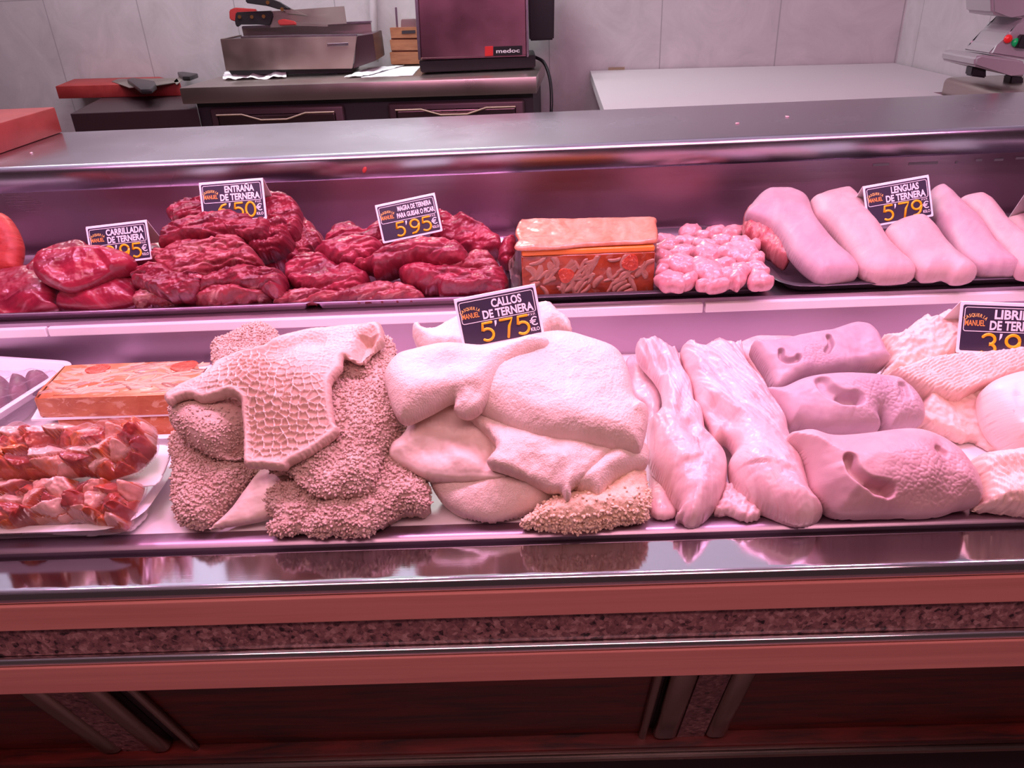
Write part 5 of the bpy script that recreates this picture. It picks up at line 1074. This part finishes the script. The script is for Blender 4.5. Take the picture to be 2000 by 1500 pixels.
mag([(195, 620), (255, 560), (380, 515), (500, 548), (545, 590), (640, 590), (740, 645), (722, 700), (655, 760), (500, 765), (330, 745), (215, 690)], (640, 578), 1.285, 'coarse piece of beef at the left front of the stewing beef', 97, T=0.028, feats=[(cB([(260, 650), (420, 560), (560, 600)]), 14, -0.006)])
mag([(395, 500), (455, 458), (590, 425), (720, 405), (800, 428), (832, 470), (775, 532), (655, 592), (560, 592), (465, 548)], (680, 527), 1.325, 'rounded smooth piece of beef at the left middle of the stewing beef', 98, T=0.03)
mag([(635, 590), (660, 560), (760, 540), (860, 478), (970, 448), (1090, 422), (1250, 428), (1350, 468), (1392, 530), (1335, 582), (1200, 585), (1080, 565), (960, 585), (870, 615), (780, 645), (755, 600)], (790, 540), 1.298, 'long arching piece of beef lying across the middle of the stewing beef', 99, T=0.03, feats=[(cB([(1050, 520), (1200, 470), (1330, 500)]), 20, 0.006)])

# ------------------------------------------------------------------ wrapped block and sweetbreads
bl = thing('terrine_block', 'large orange terrine block in clear plastic between the beef and the sweetbreads', 'terrine', (0.11, 1.32, SF + 0.002))
zt = 1.091; x0, x1 = -0.002, 0.226; yf, yb = 1.255, 1.395
zb = SF + 0.003
o = from_bm('jelly_body', bm_box(x0, x1, yf, yb, zb, zt - 0.014, 0.003, 2), 'aspic_dark', bl, True, 50); uvproj(o, 0)
o = from_bm('fat_layer', bm_box(x0 + 0.001, x1 - 0.001, yf + 0.0005, yb - 0.001, zt - 0.0145, zt - 0.004, 0.003, 2), 'aspic_line', bl, True, 50)
r_ = random.Random(12); sp = []
Hh = zt - 0.016 - zb
for k in range(64):
    sp.append((r_.uniform(0.012, 0.216), r_.uniform(0.006, Hh - 0.006), r_.uniform(0.018, 0.036), r_.uniform(0.007, 0.014), r_.choice([55, 45, 35, 20, 60, 115]) + r_.gauss(0, 8), r_.uniform(-0.9, 0.9), 'strip_dull'))
strips(bl, np.array([x0, yf, zb]), np.array([1.0, 0, 0]), np.array([0, 0, 1.0]), np.array([0, -1.0, 0]), x1 - x0, Hh, sp, None, 5)
for (a, b, ra, rb_) in ((0.076, 0.042, 0.014, 0.014), (0.186, 0.060, 0.015, 0.015)): disc(bl, np.array([x0, yf - 0.0006, zb]), np.array([1.0, 0, 0]), np.array([0, 0, 1.0]), np.array([0, -1.0, 0]), a, b, ra, rb_)
# crumpled top of the wrapping
wp = [(1008, 487), (1012, 470), (1006, 455), (1016, 432), (1030, 430), (1150, 428), (1270, 427), (1282, 440), (1285, 468), (1270, 474), (1150, 480), (1080, 486)]
flesh('plastic_wrap', 'aspic_top', wp, Surf((1145, 482), y=yf - 0.002, tilt=6), 0.0045, 0.004, 0.006, noise=[('fbm', 18, 0.003), ('ridge', 22, 0.002, 10, 3)], cell=0.0016, seed=101, parent=bl)
flesh('plastic_wrap', 'film_thick', [(1003, 500), (1016, 480), (1018, 560), (1012, 566), (1000, 552), (992, 515)], Surf((1008, 560), y=yf + 0.01, tilt=78, spin=30), 0.002, 0.001, 0.003, noise=[('wave', 60, 0.006)], cell=0.0014, seed=102, parent=bl)
flesh('plastic_wrap', 'film_thick', [(1279, 470), (1286, 470), (1290, 545), (1286, 556), (1276, 556)], Surf((1283, 550), y=yf + 0.004, tilt=80), 0.002, 0.001, 0.003, noise=[('wave', 60, 0.004)], cell=0.0014, seed=103, parent=bl)

SWG = 'sweetbreads in the dark tray'
sweets = [  # centre, radii (crop units), angle, height step
 (1320, 345, 76, 42, 8, 'at the back left, beside the terrine block'), (1420, 375, 60, 30, -10, 'at the back, second from the terrine block'), (1500, 345, 66, 34, 0, 'at the back, third along'),
 (1600, 350, 78, 42, 12, 'at the back right corner beside the first tongue'), (1170, 400, 80, 34, -12, 'squeezed behind the terrine block corner'), (1300, 415, 90, 36, 4, 'in the second row, left'),
 (1420, 430, 90, 32, -4, 'in the second row, middle'), (1530, 410, 70, 34, 6, 'in the second row, right of the middle'), (1180, 440, 90, 34, 10, 'touching the terrine block, upper'), (1650, 420, 70, 40, -14, 'at the right end of the second row'),
 (1740, 435, 50, 36, 20, 'small, at the far right of the second row'), (1270, 480, 100, 40, 6, 'in the third row, left'), (1440, 490, 95, 62, -20, 'large and smooth in the middle of the tray'),
 (1640, 490, 125, 72, -6, 'largest, glossy, right of the middle'), (1760, 530, 50, 40, 30, 'small, along the right wall of the tray'), (1150, 510, 60, 40, -20, 'touching the terrine block, middle'),
 (1270, 565, 132, 50, -6, 'long darker one in front of the third row'), (1540, 560, 90, 36, 10, 'thin one under the glossy largest'), (1140, 590, 46, 32, 10, 'touching the terrine block, lower'),
 (1450, 610, 120, 70, -24, 'bulky one in the front middle'), (1620, 590, 60, 30, 10, 'small, behind the wedge-shaped front one'), (1760, 585, 80, 36, -20, 'ragged, at the right near the front'),
 (1200, 665, 100, 52, -8, 'front left corner beside the terrine block'), (1320, 660, 62, 40, 20, 'in the front row, second from the left'), (1420, 690, 60, 24, -6, 'thin, in the front row under the bulky one'),
 (1510, 690, 90, 34, 4, 'in the front row, middle'), (1640, 635, 72, 62, 40, 'wedge-shaped, in the front row right of the middle'), (1560, 625, 44, 40, 0, 'small, left of the wedge-shaped one'), (1780, 655, 86, 46, -10, 'front right corner of the tray')]
for i, (cx, cy, rx, ry, an, lab) in enumerate(sweets):
    t = np.linspace(0, 2 * np.pi, 14, endpoint=False); rj = np.random.default_rng(200 + i); k = 1 + 0.10 * rj.normal(size=14)
    ex, ey = rx * 1.08 * np.cos(t) * k, ry * 1.12 * np.sin(t) * k; a = R(-an)
    pts = [(cx + x * math.cos(a) - y * math.sin(a), cy + x * math.sin(a) + y * math.cos(a)) for x, y in zip(ex, ey)]
    ctr = cC([(cx, cy)])[0]; fr = (cy - 340) / 350
    zc = 1.035 + 0.016 * math.sin(math.pi * min(max(fr, 0), 1)) - 0.010 * fr
    flesh('sweetbread', 'sweetbread', cC(pts), Surf(ctr, z=zc, tilt=28), 0.013 + 0.00007 * ry, 0.022, 0.018, noise=[('fbm', 55, 0.0030), ('fbm', 130, 0.0008)], cell=0.0014, floor=SF + 0.001, seed=210 + i, rag=0.0012, ragf=90,
          label='pink sweetbread ' + lab, cat='sweetbread', group=SWG)

# ------------------------------------------------------------------ tongues
TG = 'veal tongues in the dark tray'
tn = [('fbm', 14, 0.003)]
def tongue(poly, at, lab, seed, mat, tilt=20, T=0.03, root=None, feats=(), bend=0.3):
    t = Surf(at, z=SF + 0.022, tilt=tilt, bend=bend)
    o = flesh('veal_tongue', mat, cD(poly), t, T, 0.022, 0.034, noise=tn, floor=SF, seed=seed, cell=0.0014, fibre=60, feats=feats, p=2.2)
    if root:
        t2 = Surf(at, z=SF + 0.012, tilt=tilt - 1, bend=bend)
        h = flesh('tongue_root', 'tongue_root', cD(root), t2, 0.018, 0.03, 0.015, noise=[('ridge', 90, 0.006, 60, 3), ('fbm', 60, 0.004)], floor=SF, seed=seed + 9, cell=0.0014, fibre=60, rag=0.003, ragf=80, parent=o)
        h['label'] = 'raw red trimmed root'
    return tag(o, lab, 'tongue', TG)
tongue([(180, 350), (215, 290), (280, 220), (340, 203), (460, 203), (540, 225), (592, 262), (620, 340), (645, 400), (720, 490), (800, 580), (900, 675), (918, 720), (905, 742), (870, 752), (760, 770), (680, 772), (620, 742), (540, 680), (470, 600), (420, 520), (340, 420), (250, 380)], (1650, 547),
       'leftmost veal tongue, its raw root showing beside the sweetbreads', 120, 'tongue', root=[(172, 460), (180, 330), (215, 300), (280, 340), (360, 430), (430, 530), (475, 610), (450, 645), (330, 560), (220, 480)], feats=[(cD([(500, 290), (560, 330)]), 30, 0.006), (cD([(480, 320), (540, 330)]), 12, -0.004)])
tongue([(600, 265), (640, 243), (700, 222), (800, 200), (860, 198), (912, 240), (962, 310), (1000, 380), (1060, 450), (1120, 540), (1200, 620), (1272, 690), (1287, 730), (1250, 757), (1080, 768), (960, 737), (900, 690), (850, 600), (780, 500), (700, 420), (640, 370), (615, 320)], (1760, 545),
       'second veal tongue from the sweetbreads, just left of the tongue sign', 121, 'tongue_pale', feats=[(cD([(860, 280)]), 60, 0.006)])
tongue([(1085, 470), (1110, 428), (1200, 388), (1300, 373), (1370, 398), (1432, 460), (1492, 550), (1562, 620), (1652, 690), (1683, 740), (1620, 768), (1540, 768), (1485, 742), (1420, 753), (1330, 748), (1260, 685), (1200, 612), (1120, 520)], (1880, 545),
       'short veal tongue directly below the tongue sign', 122, 'tongue_pale', tilt=22, feats=[(cD([(1300, 700), (1400, 700)]), 30, 0.004)])
tongue([(1380, 200), (1460, 186), (1530, 228), (1592, 290), (1680, 370), (1742, 440), (1800, 540), (1852, 590), (1952, 680), (1947, 717), (1830, 722), (1720, 717), (1620, 662), (1560, 602), (1500, 510), (1450, 420), (1400, 310)], (1970, 536),
       'veal tongue right of the tongue sign with a red root below it', 123, 'tongue', root=[(1430, 470), (1480, 450), (1560, 560), (1590, 630), (1540, 640), (1480, 570)])
tongue([(1560, 262), (1650, 233), (1720, 238), (1792, 280), (1852, 350), (1902, 420), (2000, 500), (2100, 600), (2150, 690), (2100, 742), (2000, 737), (1930, 702), (1850, 592), (1760, 482), (1700, 392), (1620, 312)], (2020, 540),
       'rosy veal tongue at the right edge of the tray, partly out of view', 124, 'tongue_pale')
tongue([(1850, 420), (1900, 385), (1980, 372), (2060, 380), (2100, 450), (2180, 560), (2140, 600), (2050, 560)], (2030, 500), 'small piece of tongue behind the last long tongue under the cut-off sign', 125, 'tongue_pale', tilt=14)

# ------------------------------------------------------------------ price signs
def text_arr(s, xs=1.0, bold=0.0):
    c = bpy.data.curves.new('t', 'FONT'); c.body = s; c.size = 1.0; c.offset = bold; c.resolution_u = 3; c.align_x = 'LEFT'
    o = bpy.data.objects.new('t', c); COL.objects.link(o)
    dg = bpy.context.evaluated_depsgraph_get(); me = bpy.data.meshes.new_from_object(o.evaluated_get(dg))
    V = np.zeros(len(me.vertices) * 3); me.vertices.foreach_get('co', V); V = V.reshape(-1, 3)[:, :2]
    F = [tuple(p.vertices) for p in me.polygons]
    bpy.data.objects.remove(o); bpy.data.curves.remove(c); bpy.data.meshes.remove(me)
    V = V * np.array([xs, 1.0]); return V, F
class Lay:
    """flat lettering of a sign: collects shapes in sign units (width 1, origin top left, y down), then one mesh"""
    def __init__(s): s.V = []; s.F = []; s.n = 0
    def add(s, V, F):
        s.V += [tuple(v) for v in V]; s.F += [tuple(i + s.n for i in f) for f in F]; s.n += len(V)
    def text(s, t, cx, cy, cap, width=None, bold=0.02, left=False):
        V, F = text_arr(t, 1.0, bold); V = V.copy(); h = 0.70
        V[:, 1] = V[:, 1] / h * cap; w = V[:, 0].max() - V[:, 0].min()
        V[:, 0] -= V[:, 0].min(); k = (width / w) if width else cap / h; V[:, 0] *= k; w *= k
        s.add(np.stack([cx + V[:, 0] - (0 if left else w / 2), cy + cap / 2 - V[:, 1]], 1), F)
    def arc(s, t, cx, cy, rad, a0, a1, cap):
        n = len(t)
        for i, ch in enumerate(t):
            a = R(a0 + (a1 - a0) * i / (n - 1)); V, F = text_arr(ch, 0.8, 0.02)
            if not len(V): continue
            V = V.copy(); V[:, 0] -= (V[:, 0].max() + V[:, 0].min()) / 2; V = V / 0.70 * cap
            x = V[:, 0] * math.cos(a) - (-V[:, 1] - rad) * math.sin(a); y = V[:, 0] * math.sin(a) + (-V[:, 1] - rad) * math.cos(a)
            s.add(np.stack([cx + x, cy + y + rad], 1), F)
    def line(s, pts, w, closed=False):
        pts = [np.array(p, float) for p in pts]; n = len(pts); L, Rr = [], []
        for i, p in enumerate(pts):
            a = pts[(i - 1) % n] if closed or i > 0 else p; b = pts[(i + 1) % n] if closed or i < n - 1 else p
            d = b - a; d = d / (np.linalg.norm(d) or 1); nn = np.array([-d[1], d[0]]) * w / 2; L.append(p + nn); Rr.append(p - nn)
        m = n if closed else n - 1
        s.add(L + Rr, [(i, (i + 1) % n, n + (i + 1) % n, n + i) for i in range(m)])
def arcpts(cx, cy, rx, ry, a0, a1, n=12):
    return [(cx + rx * math.cos(R(a0 + (a1 - a0) * k / n)), cy + ry * math.sin(R(a0 + (a1 - a0) * k / n))) for k in range(n + 1)]
DIG = {'5': [[(.54, .0), (.14, .0), (.09, .43)] + arcpts(.28, .66, .28, .33, -130, 130)],
       '7': [[(.04, .0), (.58, .0), (.40, .40), (.28, 1.0)]],
       '9': [arcpts(.30, .30, .26, .30, 0, -360, 20) + [(.55, .5), (.47, .78), (.32, .95), (.10, .99)]],
       '6': [[(.50, .02), (.28, .10), (.10, .38), (.04, .68)] + arcpts(.31, .69, .27, .30, 180, 540, 20)],
       '0': [arcpts(.30, .5, .27, .5, -90, 270, 24)],
       '3': [arcpts(.27, .26, .25, .26, -150, 80, 12) + arcpts(.27, .74, .29, .27, -80, 140, 12)],
       '8': [arcpts(.30, .26, .22, .25, 90, 450, 16) + arcpts(.30, .75, .27, .25, -90, 270, 16)]}
class SignPlane:
    def __init__(s, o, X, Y, Nn, W): s.o, s.X, s.Y, s.N, s.W = o, X, Y, Nn, W
    def at(s, x, y, h=0.0):
        x = np.asarray(x, float)[..., None]; y = np.asarray(y, float)[..., None]; h = np.asarray(h, float)[..., None]
        return s.o + s.X * (x * s.W) + s.Y * (y * s.W) + s.N * h
def put(lay, sp, h, name, mat, parent):
    V = np.array(lay.V); n = len(V); W3 = sp.at(V[:, 0], V[:, 1], h)
    me = bpy.data.meshes.new(name); me.from_pydata([tuple(v - np.array(parent.location)) for v in W3], [], lay.F); me.materials.append(MT[mat]); me.update()
    o = bpy.data.objects.new(name, me); return link(o, parent)
def rpoly(x0, x1, y0, y1, r, n=4):
    return [(a, b) for a, b in rrect(x0, x1, y0, y1, r, n)]
def slab_on(sp, poly, h0, h1, name, mat, parent):
    q = np.array(poly); n = len(q); a = sp.at(q[:, 0], q[:, 1], h0); b = sp.at(q[:, 0], q[:, 1], h1)
    bm = bmesh.new(); A = [bm.verts.new(p) for p in a]; B = [bm.verts.new(p) for p in b]
    bm.faces.new(A[::-1]); bm.faces.new(B)
    for i in range(n): bm.faces.new((A[i], A[(i + 1) % n], B[(i + 1) % n], B[i]))
    return from_bm(name, bm, mat, parent)
def price_sign(label, TLp, TRp, BLp, y, lines, price, tilt=68, spin=0, ratio=0.62, back=True, title=None, group='price signs'):
    c = ((TRp[0] + BLp[0]) / 2, (TRp[1] + BLp[1]) / 2)
    s = Surf(c, y=y, tilt=tilt, spin=spin); q = s.uv([TLp, TRp, BLp])
    X2 = q[1] - q[0]; W = np.linalg.norm(X2); X2 = X2 / W; Y2 = np.array([X2[1], -X2[0]]); H = ratio
    o = s.o + q[0, 0] * s.U + q[0, 1] * s.V
    sp = SignPlane(o, X2[0] * s.U + X2[1] * s.V, Y2[0] * s.U + Y2[1] * s.V, s.N, W)
    t = thing('price_sign', label, 'price sign', sp.at(0.5, H), group)
    slab_on(sp, rpoly(0, 1, 0, H, 0.02), -0.0012, 0.0, 'card_front', 'card', t)
    if back:
        # the folded-back leaf of the tent card
        tl, tr = sp.at(0.0, 0.0, -0.0006), sp.at(1.0, 0.0, -0.0006); dn = sp.Y * 0.0 + np.array([0, 0.62, -0.78]) * (H * W)
        bm = bmesh.new(); off = np.array([0, 0.0010, 0.0006])
        A = [bm.verts.new(p) for p in (tl, tr, tr + dn, tl + dn)]; B = [bm.verts.new(p + off) for p in (tl, tr, tr + dn, tl + dn)]
        bm.faces.new(A); bm.faces.new(B[::-1])
        for i in range(4): bm.faces.new((A[i], A[(i + 1) % 4], B[(i + 1) % 4], B[i]))
        from_bm('card_back', bm, 'card', t)
    slab_on(sp, rpoly(0.03, 0.97, 0.03, H - 0.03, 0.02), 0.0, 0.0003, 'sign_face', 'sign_face', t)
    ln = Lay(); ln.line(rpoly(0.05, 0.95, 0.055, 0.315, 0.025), 0.008, True); put(ln, sp, 0.0006, 'frame_line', 'sign_white', t)
    wl = Lay()
    for (tx, cx, cy, cap, wd) in lines: wl.text(tx, cx, cy, cap, wd, 0.034)
    put(wl, sp, 0.0007, 'title_lettering', 'sign_white', t)
    bl_ = Lay(); bl_.arc('CASQUERIA', 0.165, 0.155, 0.16, -38, 38, 0.036); put(bl_, sp, 0.0007, 'name_lettering', 'sign_amber', t)
    b2_ = Lay(); b2_.text('MANUEL', 0.165, 0.225, 0.062, 0.21, 0.012); put(b2_, sp, 0.0007, 'name_lettering', 'sign_orange', t)
    ul = Lay(); ul.text('P.V.P.', 0.895, 0.345, 0.028, 0.095, 0.012); ul.text('€', 0.90, 0.43, 0.10, 0.095, 0.006); ul.text('KILO', 0.905, 0.525, 0.042, 0.105, 0.016)
    ul.add([(0.435, 0.335), (0.462, 0.335), (0.455, 0.375), (0.432, 0.41)], [(0, 1, 2, 3)]); put(ul, sp, 0.0007, 'unit_lettering', 'sign_white', t)
    x = 0.25
    for ch in price:
        if ch == "'": x = 0.495; continue
        for st in DIG[ch]:
            pts = np.array(st); px = x + pts[:, 0] * 0.265; py = 0.345 + pts[:, 1] * 0.215
            bm = bm_tube(list(sp.at(px, py, 0.0012)), 0.0185 * W * 0.95, 8)
            # rounded ends
            for e in (0, -1):
                bmesh.ops.create_icosphere(bm, subdivisions=2, radius=0.0182 * W * 0.95, matrix=Matrix.Translation(sp.at(px[e], py[e], 0.0012)))
            for v in bm.verts:      # painted digits are low domes: flatten towards the card
                d = (np.array(v.co) - sp.o) @ sp.N - 0.0003; v.co -= Vector(sp.N * d * 0.55)
            from_bm('price_digit', bm, 'digit_yellow', t, True)
        x += 0.19
    return t
two = lambda a, b, wa, wb: [(a, 0.62, 0.125, 0.096, wa), (b, 0.62, 0.245, 0.096, wb)]
price_sign('navy tripe price sign reading 5,75 on the white tripe heap', (886, 586), (1045, 555), (898, 681), 0.962, two('CALLOS', 'DE TERNERA', 0.37, 0.62), "5'75")
price_sign('navy tongue price sign reading 5,79 standing among the tongues', (1685, 365), (1814, 342), (1711, 444), 1.40, two('LENGUAS', 'DE TERNERA', 0.42, 0.60), "5'79")
price_sign('navy stewing beef price sign reading 5,95 stuck into the lean beef', (732, 402), (849, 377), (751, 477), 1.38, [('MAGRA DE TERNERA', 0.63, 0.125, 0.075, 0.56), ('PARA GUISAR O PICAR', 0.63, 0.235, 0.075, 0.62)], "5'95")
price_sign('navy skirt steak price sign reading 6,50, its foot hidden by the heap', (388, 358), (513, 348), (392, 437), 1.372, two('ENTRAÑA', 'DE TERNERA', 0.46, 0.62), "6'50")
price_sign('navy cheek price sign, its lower half hidden behind the beef cheeks', (167, 444), (286, 430), (160, 513), 1.325, two('CARRILLADA', 'DE TERNERA', 0.61, 0.60), "9'95")
price_sign('navy leaf tripe price sign cut off by the right edge', (1877, 589), (2068, 596), (1905, 670), 1.03, two('LIBRILLO', 'DE TERNERA', 0.52, 0.60), "3'9", ratio=0.56, spin=-6)
# cut-off sign at the right end of the upper shelf: only its side is seen
t = thing('price_sign', 'price sign cut off at the right end of the upper shelf, showing its folded side', 'price sign', PY(2000, 430, 1.42), 'price signs')
a, b, c_, d = PY(2003, 376, 1.40), PY(2120, 360, 1.40), PY(2120, 440, 1.38), PY(2010, 436, 1.38)
e = PY(1962, 436, 1.45)
for nm_, pts in (('card_front', (a, b, c_, d)), ('card_back', (a, e, e + (b - a), b))):
    bm = bmesh.new(); n_ = np.cross(pts[1] - pts[0], pts[-1] - pts[0]); n_ = n_ / np.linalg.norm(n_) * 0.001
    A = [bm.verts.new(p) for p in pts]; B = [bm.verts.new(p + n_) for p in pts]; bm.faces.new(A); bm.faces.new(B[::-1])
    for i in range(4): bm.faces.new((A[i], A[(i + 1) % 4], B[(i + 1) % 4], B[i]))
    from_bm(nm_, bm, 'card', t)

# the badge lettering on the steel machine
lb = Lay(); lb.text('medoc', 0.5, 0.5, 0.46, 0.82, 0.02)
pa_, pb_ = PY(964, 100, 3.394), PY(1020, 98, 3.394); hh = (PY(992, 91, 3.394) - PY(992, 108, 3.394))[2]
V = np.array(lb.V); W3 = pa_ + (pb_ - pa_) * V[:, :1] + np.array([0, 0, -1.0]) * (V[:, 1:2] - 0.5) * hh; W3[:, 1] = 3.3952
me = bpy.data.meshes.new('badge_lettering'); me.from_pydata([tuple(v - np.array(base_of(bd))) for v in W3], [], lb.F); me.materials.append(MT['sign_white'])
link(bpy.data.objects.new('badge_lettering', me), bd)
